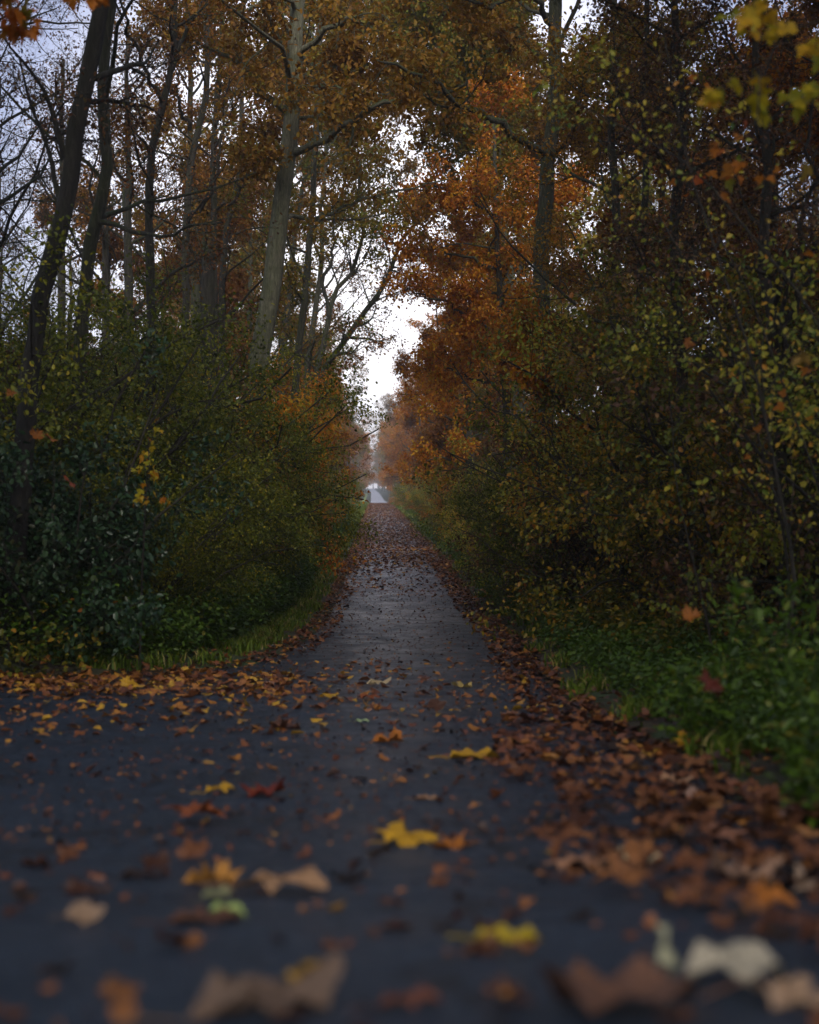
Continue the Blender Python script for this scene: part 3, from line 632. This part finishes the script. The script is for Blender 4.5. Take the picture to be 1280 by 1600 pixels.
# near right, named one by one
sput('dead0', 4.9, 13.2, 1.32, .4, 'dark tangle of thin stems at the right edge of the picture')
sput('mixed0', 4.55, 15.6, 1.44, 1.9, 'green and gold bush behind the nettles on the right')
sput('yel0', 5.3, 11.2, 1.38, 3.0, 'yellow green bush nearest to the right edge of the picture')
sput('mixed0', 3.9, 18.6, 1.38, 4.4, 'turning bush below the bare black tree')
sput('yel0', 4.5, 21.0, 1.61, .9, 'tall yellow flecked bush under the upper right twigs')
sput('dead0', 3.3, 21.4, 1.09, 2.6, 'brown withered bush on the edge of the wide right verge')
sput('green1', 3.5, 24.8, 1.21, 5.5, 'dark green bush in front of the grey right oak')
sput('dead0', 2.9, 28.2, 0.98, 1.2, 'dark thorny bush low beneath the dense orange tree')
sput('yel0', 3.2, 30.8, 1.26, 3.9, 'bright yellow green bush beside the foot of the grey right oak')
sput('yel0', 2.75, 34.8, 0.98, .1, 'small yellow green bush on the right verge below the dense orange tree')
sput('green0', 6.0, 14.6, 1.5, 2.2, 'high dark green bush at the right edge behind the tangle of thin stems')
sput('mixed0', 5.4, 18.0, 1.5, 5.2, 'high green and gold bush behind the turning bush on the right')
sput('green1', 5.0, 23.4, 1.6, 1.4, 'high green bush behind the tall yellow flecked one')
sput('dead0', 4.4, 26.4, 1.5, 3.4, 'high brown withered bush beside the grey right oak')
sput('dead0', 3.9, 15.2, .9, 5.4, 'low dark withered bush in the shade at the back of the right verge')
# the hedge running on, both sides
rg = np.random.default_rng(77)
for side in (-1, 1):
    s = 'left' if side < 0 else 'right'
    y = 28.4 if side < 0 else 37.0
    while y < 210:
        key = str(rg.choice(['green0', 'green1', 'yel0', 'yel0', 'mixed0'] if side < 0 else ['yel0', 'mixed0', 'yel0', 'orange0', 'green1', 'yel0']))
        x = float(cx(y)) + (-3.45 if side < 0 else 3.55) + rg.uniform(-.3, .25)
        st = 'nearer part' if y < 75 else 'far part'
        sput(key, x, y, rg.uniform(.72, 1.0), rg.uniform(0, 6.28), f'{SC[key]} bush in the {s} hedge along the path, {st}', f'{SN[key]} bushes of the {s} hedge, {st}')
        y += rg.uniform(1.7, 2.6)*(1+y/90)
    for row, x0 in ((1, 5.6), (2, 8.6)):
        y = 19.0 + row*2
        while y < 130:
            key = str(rg.choice(['green0', 'dead0', 'mixed0', 'green1'] if side < 0 else ['dead0', 'mixed0', 'green1', 'yel0', 'dead0']))
            sput(key, side*(x0+rg.uniform(-.7, .7))*(1.0 if side < 0 else 1.03), y, rg.uniform(1.0, 1.4), rg.uniform(0, 6.28), f'{SC[key]} bush in the thicket behind the {s} hedge', f'{SN[key]} bushes behind the {s} hedge')
            y += rg.uniform(2.6, 3.8)*(1+y/60)
for key, (o, u) in SP.items():
    if not u:
        for ch in list(o.children): bpy.data.objects.remove(ch)
        bpy.data.objects.remove(o)

# ------------------------------------------------------------------ verge plants that nobody could count
def samp_y(n, y0, y1, rg, p=1.0):
    u = rg.uniform(0, 1, n); return y0*(y1/y0)**u if p == 1 else y0+(y1-y0)*u
def grass(n, seed):
    rg = np.random.default_rng(seed)
    side = rg.uniform(0, 1, n) < .5
    y = np.where(side, samp_y(n, 14.6, 215, rg), samp_y(n, 2.6, 215, rg))
    off = np.abs(rg.normal(0, 1, n))*np.where(side, .75, .8) + .05 + .35*rg.uniform(0, 1, n)
    edge = .16*vnoise(y*0, y, 1.4, 3)
    x = np.where(side, xl(y)-.12-off+edge, xr(y)+.02+off+edge)
    m = (vnoise(x, y, 2.3, 5)+.5*vnoise(x, y, 7, 8) > .0); x, y = x[m], y[m]; n = len(x)
    z = ground(x, y); h = rg.uniform(.05, .17, n)*(1+.6*np.clip(vnoise(x, y, 1.1, 9), 0, 1)); wd = rg.uniform(.004, .008, n)*(1+y/35)
    az = rg.uniform(0, 6.283, n); lean = rg.uniform(.1, 1.3, n)*h; dx, dy = np.cos(az), np.sin(az); sx, sy = -dy*wd, dx*wd
    o = np.stack([x, y, z-.01], -1); up = np.array([0, 0, 1.])
    mid = o + up*(h*.6)[:, None] + np.stack([dx, dy, 0*dx], -1)*(lean*.3)[:, None]
    tp = o + up*(h*.92)[:, None] + np.stack([dx, dy, 0*dx], -1)*lean[:, None]; s = np.stack([sx, sy, 0*sx], -1)
    V = np.stack([o-s, o+s, mid+s*.8, mid-s*.8, tp], 1).reshape(-1, 3)
    i = np.arange(n)*5; idx = np.stack([i, i+1, i+2, i+3, i+3, i+2, i+4], -1).ravel(); fs = np.tile([4, 3], n)
    t = np.clip(rg.normal(.42, .2, n)+.5*(rg.uniform(0, 1, n) < .09)+.12*vnoise(x, y, .8, 6), 0, 1)
    o_ = mesh_obj('grass', V, idx, M['grass'], None, tint=np.repeat(t, 2), fsizes=fs); tag(o_, 'wet green grass along both edges of the path', 'grass', kind='stuff')
grass(120000, 3)

def herbs(name, label, n, seed, leaf, size, hmax, xf, y0, y1, lp=34):
    rg = np.random.default_rng(seed); y = samp_y(n, y0, y1, rg); x = xf(y, rg); z = ground(x, y)
    m = vnoise(x, y, .9, seed) > -.75; x, y, z = x[m], y[m], z[m]; n = len(x)
    H = hmax*rg.uniform(.35, 1, n)*(1+.35*vnoise(x, y, .7, 2)); Rr = rg.uniform(.12, .28, n)
    idx = np.repeat(np.arange(n), lp); K = len(idx)
    a = rg.uniform(0, 6.283, K); rr = np.sqrt(rg.uniform(0, 1, K))*Rr[idx]; hz = rg.uniform(.08, 1, K)**.8*H[idx]
    pos = np.stack([x[idx]+np.cos(a)*rr*(.5+.5*hz/H[idx]), y[idx]+np.sin(a)*rr, z[idx]+hz], -1)
    tip = norm(np.stack([np.cos(a), np.sin(a), rg.normal(-.1, .4, K)], -1)+rg.normal(size=(K, 3))*.3); nr = norm(np.array([0, 0, 1.])+rg.normal(size=(K, 3))*.45)
    cl = np.clip(rg.normal(.42, .2, K)+.15*vnoise(x[idx], y[idx], 1.2, 4), 0, 1)
    o = leaf_obj(name, pos, tip, nr, size*rg.uniform(.5, 1.25, K)*(1+y[idx]/45), 'oval', M[leaf], cl); tag(o, label, 'undergrowth', kind='stuff')
herbs('undergrowth', 'nettles and brambles covering the right verge', 2600, 31, 'herb', .042, .36, lambda y, rg: xr(y)+.45+np.abs(rg.normal(0, 1.3, len(y))), 3.2, 60)
herbs('undergrowth', 'leafy plants at the foot of the left hedge', 3000, 32, 'herb', .048, .9, lambda y, rg: xl(y)-.75-np.abs(rg.normal(0, .9, len(y))), 14.4, 70)
herbs('undergrowth', 'dark plants growing between the bushes on both sides', 1500, 33, 'mixed', .06, .75, lambda y, rg: np.where(rg.uniform(0, 1, len(y)) < .5, -1, 1)*(2.4+rg.uniform(0, 5, len(y))), 13.5, 90)

# ------------------------------------------------------------------ single plants near the lens
def nettle(x, y, h, seed, label):
    rg = np.random.default_rng(seed); z = float(ground(x, y)); K = 11; n = 8
    az = rg.uniform(0, 6.283, K); d = norm(np.stack([np.cos(az)*.25, np.sin(az)*.25, np.ones(K)], -1)); p0 = np.stack([np.cos(az)*.14*rg.uniform(0, 1, K), np.sin(az)*.14, 0*az-.02], -1)
    pts = [p0]; ln = h*rg.uniform(.6, 1.1, K)
    for k in range(n-1): d = norm(d+rg.normal(size=(K, 3))*.08); pts.append(pts[-1]+d*(ln/(n-1))[:, None])
    A = np.stack(pts, 1); root = empty('nettle_plant', (x, y, z)); tag(root, label, 'plant', 'nettle plants on the near right verge')
    tube_obj('stem', [(A, np.full((K, n), .0035), 5, 0, rg)], M['herb'], root, (0, 0, 0))
    pos, tip, nr, sz, cl = twig_leaves(A, 40, rg, .062, .25, .03); leaf_obj('foliage', pos, norm(tip*[1, 1, .5]), nr, sz, 'oak', M['herb'], cl, root)
for i, (x, y, h, lb) in enumerate([(1.95, 5.9, .95, 'tallest nettle clump, blurred at the right edge above the grass'), (2.2, 7.2, .9, 'nettle clump just behind the tallest blurred one'),
                                   (1.75, 7.9, .55, 'low nettle clump leaning towards the leaf drift on the right'), (2.45, 9.3, .85, 'nettle clump in the middle of the wide right verge'),
                                   (1.62, 5.0, .4, 'short nettle at the very edge of the nearest grass tuft'), (2.9, 10.6, .9, 'nettle clump farthest back, before the dark bushes on the right')]):
    nettle(x, y, h, 60+i, lb)

def spray(name, label, stem, seed, leaf, lsize, nleaf, t0=.45, r=.012, tpl='maple', cat='sapling', sub=5, ln=.45):
    rg = np.random.default_rng(seed); stem = np.array(stem); base = stem[0].copy()
    A = resample(stem, 18)[None]; AR = np.linspace(r, r*.3, 18)[None]
    L2, R2 = branch(A, AR, sub, t0, 1, 45, .3, 6, .15, (0, 0, -.05), .5, rg, absl=ln)
    root = empty(name, base); tag(root, label, cat)
    tube_obj('stem', [(A, AR, 7, 0, rg), (L2, R2, 4, 0, rg)], M['twig'], root, base)
    pos, tip, nr, sz, cl = twig_leaves(np.concatenate([L2, L2[:, -3:].repeat(2, 1)[:, :6]]), nleaf, rg, lsize, .7, .03)
    nr = norm(np.stack([rg.normal(0, .7, len(pos)), -rg.uniform(.1, 1, len(pos)), rg.uniform(.2, 1, len(pos))], -1)); sz = sz*rg.uniform(.6, 1.05, len(pos))
    leaf_obj('foliage', pos-base, tip, nr, sz, tpl, M[leaf], cl, root)
G = lambda x, y: np.array([x, y, float(ground(x, y))-.03])
spray('maple_sapling', 'sapling hanging a cluster of yellow maple leaves in the top right corner', [G(2.9, 6.4), (2.7, 6.3, 2.2), (2.4, 6.1, 3.4), (1.9, 6.0, 4.15), (1.62, 6.0, 4.0), (1.60, 6.0, 3.6)], 71, 'maple', .09, 6, .74, sub=8, ln=.3)
spray('maple_sapling', 'sapling with orange and yellow maple leaves below the top right yellow cluster', [G(3.4, 8.2), (3.1, 8.0, 2.2), (2.6, 7.9, 3.9), (2.1, 7.8, 4.2), (1.9, 7.8, 4.0)], 72, 'maple_o', .085, 3, .6, sub=7, ln=.5)
spray('maple_sapling', 'sapling with scattered orange leaves in the middle of the right tangle', [G(3.6, 10.5), (3.2, 10.3, 2.2), (2.6, 10.0, 3.6), (2.0, 10.0, 4.6)], 73, 'maple_o', .09, 1, .35, sub=9, ln=.6)
spray('maple_sapling', 'maple branch with orange and green leaves in the top left corner', [G(-4.4, 9.5), (-4.0, 9.4, 2.5), (-3.4, 9.2, 4.6), (-2.6, 9.1, 5.3), (-2.0, 9.0, 5.15)], 74, 'maple_o', .14, 6, .72, sub=8, ln=.45)
spray('maple_sapling', 'slim sapling with yellow maple leaves hanging before the left hedge', [G(-2.5, 14.9), (-2.45, 14.7, 1.2), (-2.3, 14.2, 2.6), (-2.25, 13.9, 2.75), (-2.22, 13.8, 2.2)], 75, 'maple', .085, 4, .68, sub=8, ln=.25)
spray('thin_sapling', 'long dark branch sloping across the upper right with round yellow leaves', [G(3.9, 9.0), (3.3, 9.0, 2.0), (2.75, 9.0, 3.3), (2.0, 9.0, 4.2), (1.2, 9.2, 4.7)], 76, 'yelgreen', .05, 9, .2, tpl='oval', sub=26, ln=.9, r=.016)
spray('thin_sapling', 'leaning stem with yellow green leaves at the right edge, crossing the bare black tree', [G(2.7, 9.8), (2.9, 9.8, 1.5), (2.6, 9.8, 3.0), (2.1, 9.7, 4.4), (1.9, 9.6, 5.4)], 77, 'yelgreen', .055, 9, .15, tpl='oval', sub=26, ln=.9, r=.016)
spray('thin_sapling', 'pair of bowed stems with yellow round leaves right of the middle of the tangle', [G(3.6, 12.2), (3.5, 12.2, 1.8), (3.0, 12.0, 3.4), (2.2, 12.0, 4.8), (1.5, 12.0, 5.5)], 78, 'yelgreen', .055, 9, .15, tpl='oval', sub=30, ln=1.0, r=.016)
spray('thin_sapling', 'leafy green sapling low on the right, before the dark bushes', [G(3.0, 12.6), (2.9, 12.5, 1.0), (2.6, 12.4, 2.2), (2.5, 12.3, 3.3)], 79, 'green', .06, 10, .12, tpl='oval', sub=28, ln=.8, r=.013)

# ------------------------------------------------------------------ fallen leaves
def leaf_variant(kind, seed):
    rg = np.random.default_rng(seed)
    if kind == 'maple':
        up = np.array(MAPLE[1:-1]); up = up+rg.normal(size=up.shape)*.012; c = np.array([.34, 0]); ring = np.vstack([[(0, 0)], up, [(1, 0)], (up*[1, -1])[::-1]+rg.normal(size=up.shape)*.012])
    elif kind == 'oak':
        up = np.array([(.12, .07), (.25, .2), (.34, .12), (.5, .28), (.6, .16), (.78, .24), (.88, .1), (.97, .06)]); c = np.array([.52, 0]); ring = np.vstack([[(0, 0)], up, [(1, 0)], (up*[1, -1])[::-1]])
    else:
        up = np.array([(.08, .12), (.22, .25), (.4, .33), (.6, .3), (.78, .2), (.92, .08)]); c = np.array([.45, 0]); ring = np.vstack([[(0, 0)], up, [(1, 0)], (up*[1, -1])[::-1]])
    n = len(ring); sc = [.25, .5, .75, 1.0]
    P2 = np.vstack([[c]]+[c+(ring-c)*s for s in sc])
    F = [(0, 1+i, 1+(i+1) % n) for i in range(n)]
    idx = list(np.array(F).ravel()); fs = [3]*n
    for k in range(3):
        a = 1+k*n
        for i in range(n): j = (i+1) % n; idx += [a+i, a+n+i, a+n+j, a+j]; fs.append(4)
    x, y = P2[:, 0]-c[0], P2[:, 1]
    cu, cv, rp = rg.uniform(-.6, .8), rg.uniform(-.6, .9), rg.uniform(.06, .13)
    rad = np.hypot(x, y); th = np.arctan2(y, x)
    z = cu*x*x*.8 + cv*y*y + rp*np.sin(th*rg.integers(3, 7)+rg.uniform(0, 6))*rad*2.2 + rg.normal(size=len(x))*.006 - .03*np.exp(-(y/.03)**2)
    V = np.stack([x*(1-.25*abs(cu)*rad), y*(1-.35*abs(cv)*rad), z], -1)
    # petiole
    st = np.array([[-c[0], 0, z[1+3*n]], [-c[0]-.15, .02, z[1+3*n]+.04], [-c[0]-.36, .07*rg.normal(), z[1+3*n]+.03]])
    tv, tf = tubes(resample(st, 5)[None], np.full((1, 5), .012), 4)
    idx += list((tf+len(V)).ravel()); fs += [4]*len(tf); V = np.vstack([V, tv])
    return V, idx, fs
LV = {}
for kind, ns in (('maple', 7), ('oak', 3), ('oval', 4)):
    for s in range(ns):
        V, idx, fs = leaf_variant(kind, 300+s); LV[(kind, s)] = (V, idx, fs)
LM = {}
def euler_mat(rx, ry, rz):
    from mathutils import Euler
    return np.array(Euler((rx, ry, rz)).to_matrix())
def put_leaf(key, x, y, size, rot, color, label, group=None, z=None):
    V = LV[key][0]
    if key not in LM:
        o = mesh_obj('fallen_leaf', V, LV[key][1], M['fallen'], fsizes=LV[key][2], smooth=True); LM[key] = o.data
    else:
        o = bpy.data.objects.new('fallen_leaf', LM[key]); C.objects.link(o)
    mz = (V @ euler_mat(*rot).T)[:, 2].min()*size
    zz = (float(prof(y)) if xl(y) < x < xr(y) else float(ground(x, y))) if z is None else z
    o.location = (x, y, zz-mz+.001); o.rotation_euler = rot; o.scale = (size,)*3; o.color = (*color, 1)
    tag(o, label, 'leaf', group); return o
YEL, ORA, RUS, TAN, BRN, CRE, GRN, RED = (.50, .27, .02), (.36, .12, .018), (.26, .07, .02), (.36, .20, .11), (.09, .04, .025), (.50, .47, .28), (.32, .40, .12), (.17, .03, .015)
HERO = [  # px, py, width px, kind, variant, colour, (rx, ry, rz), label
 (632, 1318, 128, 'maple', 0, YEL, (25, 0, 20), 'large golden yellow maple leaf, brightest on the asphalt in the middle'),
 (708, 1326, 70, 'maple', 1, ORA, (-20, 10, 200), 'orange leaf touching the right side of the large golden leaf'),
 (790, 1474, 108, 'oval', 0, (.42, .30, .02), (15, 5, -5), 'narrow curled yellow leaf lying alone low on the right'),
 (1046, 1525, 115, 'oval', 1, CRE, (78, 0, 75), 'pale cream leaf standing upright in the lower right corner'),
 (1150, 1545, 180, 'oval', 3, (.38, .33, .24), (30, 0, 10), 'pale beige curled leaf at the foot of the upright cream leaf'),
 (132, 1440, 62, 'oval', 2, (.25, .16, .10), (50, 20, 30), 'small pinkish tan leaf alone on the lower left asphalt'),
 (440, 1395, 150, 'oak', 1, (.30, .17, .09), (25, -10, -15), 'large pinkish brown leaf with orange tip, left of the middle'),
 (335, 1382, 92, 'maple', 4, (.42, .19, .04), (30, 10, 160), 'orange edged leaf at the left end of the large pinkish brown leaf'),
 (352, 1432, 62, 'oval', 3, GRN, (20, 0, 0), 'small light green leaf below the large pinkish brown leaf'),
 (320, 1442, 120, 'oak', 0, BRN, (10, 0, 10), 'dark brown leaf under the small light green leaf'),
 (308, 1284, 105, 'maple', 5, RUS, (-30, 10, 30), 'rust brown curled leaf left of centre with a dark hollow'),
 (346, 1238, 62, 'oak', 1, YEL, (40, 10, 45), 'yellow leaf on the left end of the dark leaf cluster'),
 (412, 1243, 95, 'maple', 6, RED, (-25, 0, 80), 'dark red leaf clump right of the small yellow leaf, left of centre'),
 (738, 1186, 80, 'oval', 0, YEL, (8, 0, 5), 'flat yellow and tan leaf right of the middle line'),
 (612, 1160, 72, 'maple', 2, ORA, (-20, 15, 170), 'orange brown leaf arched over the middle of the path'),
 (575, 1092, 58, 'maple', 0, RUS, (-15, 0, 30), 'rust coloured leaf standing in the centre of the scattered leaves'),
 (516, 1091, 42, 'maple', 3, YEL, (10, 0, 60), 'bright yellow leaf at the left of the rust leaf in the centre'),
 (592, 1070, 42, 'oak', 2, (.5, .38, .22), (10, 0, 0), 'pale tan leaf lying flat beyond the rust leaf in the centre'),
 (722, 1074, 42, 'maple', 1, (.5, .36, .12), (20, 0, 90), 'pale yellow leaf with orange back on the right of the centre'),
 (441, 1140, 75, 'maple', 4, BRN, (-25, 10, 10), 'dark brown leaf with black edge left of the centre'),
 (564, 1128, 24, 'oval', 1, (.35, .45, .22), (8, 0, 0), 'tiny pale green leaf between the brown leaves in the middle'),
 (680, 1112, 34, 'oval', 2, BRN, (60, 0, 30), 'small dark brown leaf curled like a shell'),
 (1058, 1232, 56, 'maple', 5, TAN, (30, 0, 60), 'tan leaf upright in the right leaf drift beside the grass'),
 (1072, 1182, 42, 'maple', 6, (.5, .26, .02), (60, 10, 10), 'golden leaf caught in the grass edge on the right'),
 (985, 1352, 130, 'oak', 0, (.45, .35, .2), (5, 0, 8), 'long cream leaf across the right leaf drift'),
 (905, 1358, 110, 'maple', 0, (.32, .16, .09), (15, 5, 180), 'brown pink leaf left of the long cream leaf in the drift'),
 (1130, 1318, 150, 'maple', 3, (.27, .12, .07), (20, 15, 20), 'broad reddish tan leaf on top of the right drift'),
 (1165, 1385, 130, 'maple', 4, (.33, .19, .12), (35, 10, 100), 'curled tan leaf piled below the broad reddish tan leaf'),
 (1200, 1425, 95, 'maple', 5, ORA, (45, 0, 10), 'orange leaf pressed into the pile near the right edge'),
 (1262, 1400, 90, 'oval', 3, (.4, .27, .18), (50, 0, 70), 'pinkish leaf cut off by the right edge of the picture'),
 (420, 1578, 270, 'oak', 2, (.13, .085, .06), (25, 10, 30), 'very large blurred grey brown leaf at the bottom left of centre'),
 (640, 1572, 110, 'oak', 1, (.14, .05, .03), (10, 0, 20), 'blurred dark red leaf at the bottom in the middle'),
 (980, 1582, 280, 'oval', 2, (.14, .07, .045), (15, 0, 200), 'very large blurred reddish leaf along the bottom edge, right of the middle'),
 (1240, 1572, 150, 'maple', 2, (.36, .23, .14), (20, 0, 80), 'blurred tan leaf in the bottom right corner'),
 (225, 1372, 80, 'oak', 2, (.03, .02, .02), (4, 0, 0), 'thin black twig like leaf on the left asphalt'),
 (668, 1250, 40, 'oak', 0, TAN, (10, 0, 0), 'small tan leaf above the large golden leaf'),
 (200, 1079, 30, 'maple', 5, YEL, (60, 0, 0), 'yellow orange leaf standing on the left leaf drift'),
 (340, 1400, 60, 'oval', 0, (.2, .2, .1), (20, 0, 40), 'olive leaf tucked behind the large pinkish brown leaf'),
]
for px, py, wp, kind, v, col, rot, lab in HERO:
    d = dist(py); x = (px-593)/FPX*d; size = wp*d/FPX/(1.0 if kind == 'maple' else .95)
    if kind == 'maple': size = min(size*.95, .2)
    put_leaf((kind, v), x, d, size, (R(rot[0]*(.2 if abs(rot[0]) < 50 else .9)), R(rot[1]*.3), R(rot[2])), col, lab)
# all the other leaves on the ground: the 260 that show largest are objects, the rest is one litter
rg = np.random.default_rng(88)
def box(n, y0, y1, xa, xb, sz, lift=.0, log=False, tm=.4):
    y = samp_y(n, y0, y1, rg) if log else rg.uniform(y0, y1, n); u = rg.uniform(0, 1, n); x = xa(y, u, n)
    return np.stack([x, y, np.full(n, sz)*(.35+.9*rg.uniform(0, 1, n)**1.3), np.full(n, lift)*rg.uniform(0, 1, n), np.clip(rg.normal(tm, .27, n), 0, 1)], -1)
A_ = []
A_.append(box(1250, 1.6, 10, lambda y, u, n: xr(y)+.10-(.95+.25*vnoise(y*0, y, 1.6, 4))*u**1.6*np.interp(y, [2, 6, 10], [1.0, 1, .8]), None, .10, .035, tm=.3))
A_.append(box(2700, 10, 42, lambda y, u, n: xr(y)+.12-.5*u**1.4+.05*vnoise(y*0, y, 2), None, .095, .03, tm=.36))
A_.append(box(1700, 12.2, 14.5, lambda y, u, n: -8+7.2*u, None, .105, .045, tm=.58))
A_.append(box(420, 11.0, 14.3, lambda y, u, n: -7+7*u, None, .11, .0, tm=.62))
A_.append(box(1300, 14.2, 42, lambda y, u, n: xl(y)-.22+.5*u**1.5, None, .09, .025, tm=.42))
A_.append(box(45, 2.7, 6.5, lambda y, u, n: -2+3.2*u, None, .075, .0, tm=.35))
A_.append(box(130, 6.5, 9.5, lambda y, u, n: -3+4.4*u, None, .075, .0, tm=.4))
A_.append(box(800, 9.0, 16, lambda y, u, n: -3+4.4*u, None, .085, .012, tm=.6))
A_.append(box(900, 14, 40, lambda y, u, n: xl(y)+(xr(y)-xl(y))*u, None, .05, .0, tm=.45))
A_.append(box(900, 30, 44, lambda y, u, n: xl(y)+(xr(y)-xl(y))*u, None, .09, .0, tm=.45))
A_.append(box(18000, 42, 215, lambda y, u, n: xl(y)+(xr(y)-xl(y))*u, None, .115, .0, log=True, tm=.45))
_q = A_[-1]; _q[:, 1] = np.maximum(_q[:, 1]+rg.normal(0, 3.5, len(_q))*np.clip(1.6-_q[:, 1]/90, 0, 1), 30); _q[:, 0] = np.clip(_q[:, 0], xl(_q[:, 1]), xr(_q[:, 1]))
A_.append(box(5000, 38, 215, lambda y, u, n: np.where(rg.uniform(0, 1, n) < .5, xl(y)-.15+.5*u*u, xr(y)+.15-.5*u*u), None, .12, .02, log=True, tm=.5))
A_.append(box(7500, 4.5, 38, lambda y, u, n: np.where(y > 14, xl(y)+(xr(y)-xl(y))*u, -4+5.6*u), None, .026, .0, log=True, tm=.35))
A_.append(box(500, 1.7, 9, lambda y, u, n: -3+4.4*u**.6, None, .05, .0, log=True, tm=.3))
A_.append(box(4200, 3, 45, lambda y, u, n: xr(y)+2.8*u**1.3, None, .08, .06, tm=.3))
A_.append(box(1800, 14.5, 50, lambda y, u, n: xl(y)-2.6*u, None, .08, .06, tm=.35))
A_ = np.concatenate(A_)
inpx = 593+A_[:, 0]/A_[:, 1]*FPX; vis = (inpx > -40) & (inpx < 1320)
appar = np.where(vis, A_[:, 2]/A_[:, 1], 0); order = np.argsort(-appar); big = order[:258]; rest = order[258:]; rest = rest[(vis[rest]) | (A_[rest, 1] < 20)]
LC = [(.02, .012, .009), (.06, .022, .012), (.13, .048, .020), (.20, .08, .028), (.28, .13, .045), (.38, .21, .03)]
CN = ['blackish', 'dark brown', 'rust brown', 'brown orange', 'tan orange', 'yellow orange']
zone = lambda x, y: 'in the right leaf drift' if x > .75 else ('on the asphalt right of the middle' if x > 0 else 'on the asphalt left of the middle')
for q in big:
    x, y, s, lf, t = A_[q]; ci = int(np.clip(round(t*5), 0, 5)); kind = rg.choice(['maple', 'maple', 'oval', 'oak']); v = int(rg.integers(0, {'maple': 7, 'oak': 3, 'oval': 4}[kind]))
    col = tuple(np.array(LC[ci])*rg.uniform(.8, 1.2))
    z0 = (float(prof(y)) if xl(y) < x < xr(y) else float(ground(x, y)))+lf
    put_leaf((str(kind), v), x, y, s*1.05, (rg.normal(0, .26), rg.normal(0, .22), rg.uniform(0, 6.28)), col, f'{CN[ci]} fallen leaf {zone(x, y)}', f'{CN[ci]} leaves {zone(x, y)}', z=z0)
B_ = A_[rest]; n = len(B_)
inside = (B_[:, 0] > xl(B_[:, 1])) & (B_[:, 0] < xr(B_[:, 1]))
zz = np.where(inside, prof(B_[:, 1]), ground(B_[:, 0], B_[:, 1])) + B_[:, 3] + .012
az = rg.uniform(0, 6.283, n); tl = np.where(B_[:, 1] < 60, .32, .25)
tip = np.stack([np.cos(az), np.sin(az), rg.normal(0, .18, n)], -1); nr = norm(np.stack([rg.normal(0, 1, n)*tl, rg.normal(0, 1, n)*tl, np.ones(n)], -1))
half = rg.uniform(0, 1, n)
pos = np.stack([B_[:, 0], B_[:, 1], zz], -1) - tip*(B_[:, 2]*.4)[:, None]
Vs, Is, Fs, Ts, off = [], [], [], [], 0
for kind, m in (('maple', (half < .5) & (B_[:, 1] < 45)), ('oak', (half >= .5) & (half < .7) & (B_[:, 1] < 45)), ('oval', ((half >= .7) | (B_[:, 1] >= 45)))):
    V, idx, fs, nf = leaves_mesh(pos[m], tip[m], nr[m], B_[m, 2], kind, rg.uniform(.4, 3.2, m.sum())*np.where(rg.uniform(0, 1, m.sum()) < .35, -1, 1))
    Vs.append(V); Is.append(idx+off); Fs.append(fs); Ts.append(np.repeat(B_[m, 4], nf)); off += len(V)
lit = mesh_obj('leaf_litter', np.concatenate(Vs), np.concatenate(Is), M['litter'], tint=np.concatenate(Ts), fsizes=np.concatenate(Fs))
tag(lit, 'wet brown and orange leaf litter drifted along the path edges', 'leaf litter', kind='stuff')

# single bright leaves caught on the bushes
for px, py, d, wp, col, lab in [(60, 690, 13.9, 36, ORA, 'orange leaf caught in the glossy bush at the left edge, the higher of two'), (82, 672+20, 13.8, 28, ORA, 'orange leaf close right of the other orange leaf in the glossy bush'),
                                (112, 765, 13.6, 36, (.35, .09, .04), 'reddish brown leaf caught in the glossy bush, below the orange ones'), (20, 622, 14, 22, ORA, 'small orange leaf high on the left edge'),
                                (1082, 972, 7.4, 44, (.5, .17, .03), 'large orange leaf hanging in front of the nettles on the right'), (1112, 1092, 5.5, 70, (.16, .03, .015), 'dark red leaf resting on the grass at the right'),
                                (1258, 572, 5.5, 42, (.5, .3, .07), 'pale gold leaf cut by the right edge halfway up'), (1162, 392, 7.2, 34, (.16, .06, .04), 'dark brown leaf hanging under the upper right branch'),
                                (1078, 545, 9, 24, ORA, 'orange leaf in the right tangle, left of its pair'), (1132, 558, 9, 20, (.55, .25, .02), 'golden leaf in the right tangle, right of its pair')]:
    p3 = P(px, py, d); put_leaf(('maple', int(px) % 7), p3[0], p3[1], min(wp*d/FPX, .2)*.8, (R(30+(px*3) % 40), R((px*7) % 60-30), R(px % 360)), tuple(c*.55 for c in col), lab, z=p3[2])

# ------------------------------------------------------------------ misty air
def haze():
    m = bpy.data.materials.new('haze'); m.use_nodes = True; n = m.node_tree; n.nodes.clear()
    o = n.nodes.new('ShaderNodeOutputMaterial'); v = n.nodes.new('ShaderNodeVolumePrincipled')
    v.inputs['Color'].default_value = (.93, .94, .97, 1); v.inputs['Density'].default_value = .0010; v.inputs['Anisotropy'].default_value = .3
    n.links.new(v.outputs[0], o.inputs['Volume'])
    x0, x1, y0, y1, z0, z1 = -345, 345, -45, 1210, -2, 62
    V = [(x, y, z) for z in (z0, z1) for y in (y0, y1) for x in (x0, x1)]
    F = [(0, 2, 3, 1), (4, 5, 7, 6), (0, 1, 5, 4), (2, 6, 7, 3), (0, 4, 6, 2), (1, 3, 7, 5)]
    h = mesh_obj('haze', V, F, m); tag(h, 'pale morning mist over the far path', 'haze', kind='stuff')
haze()
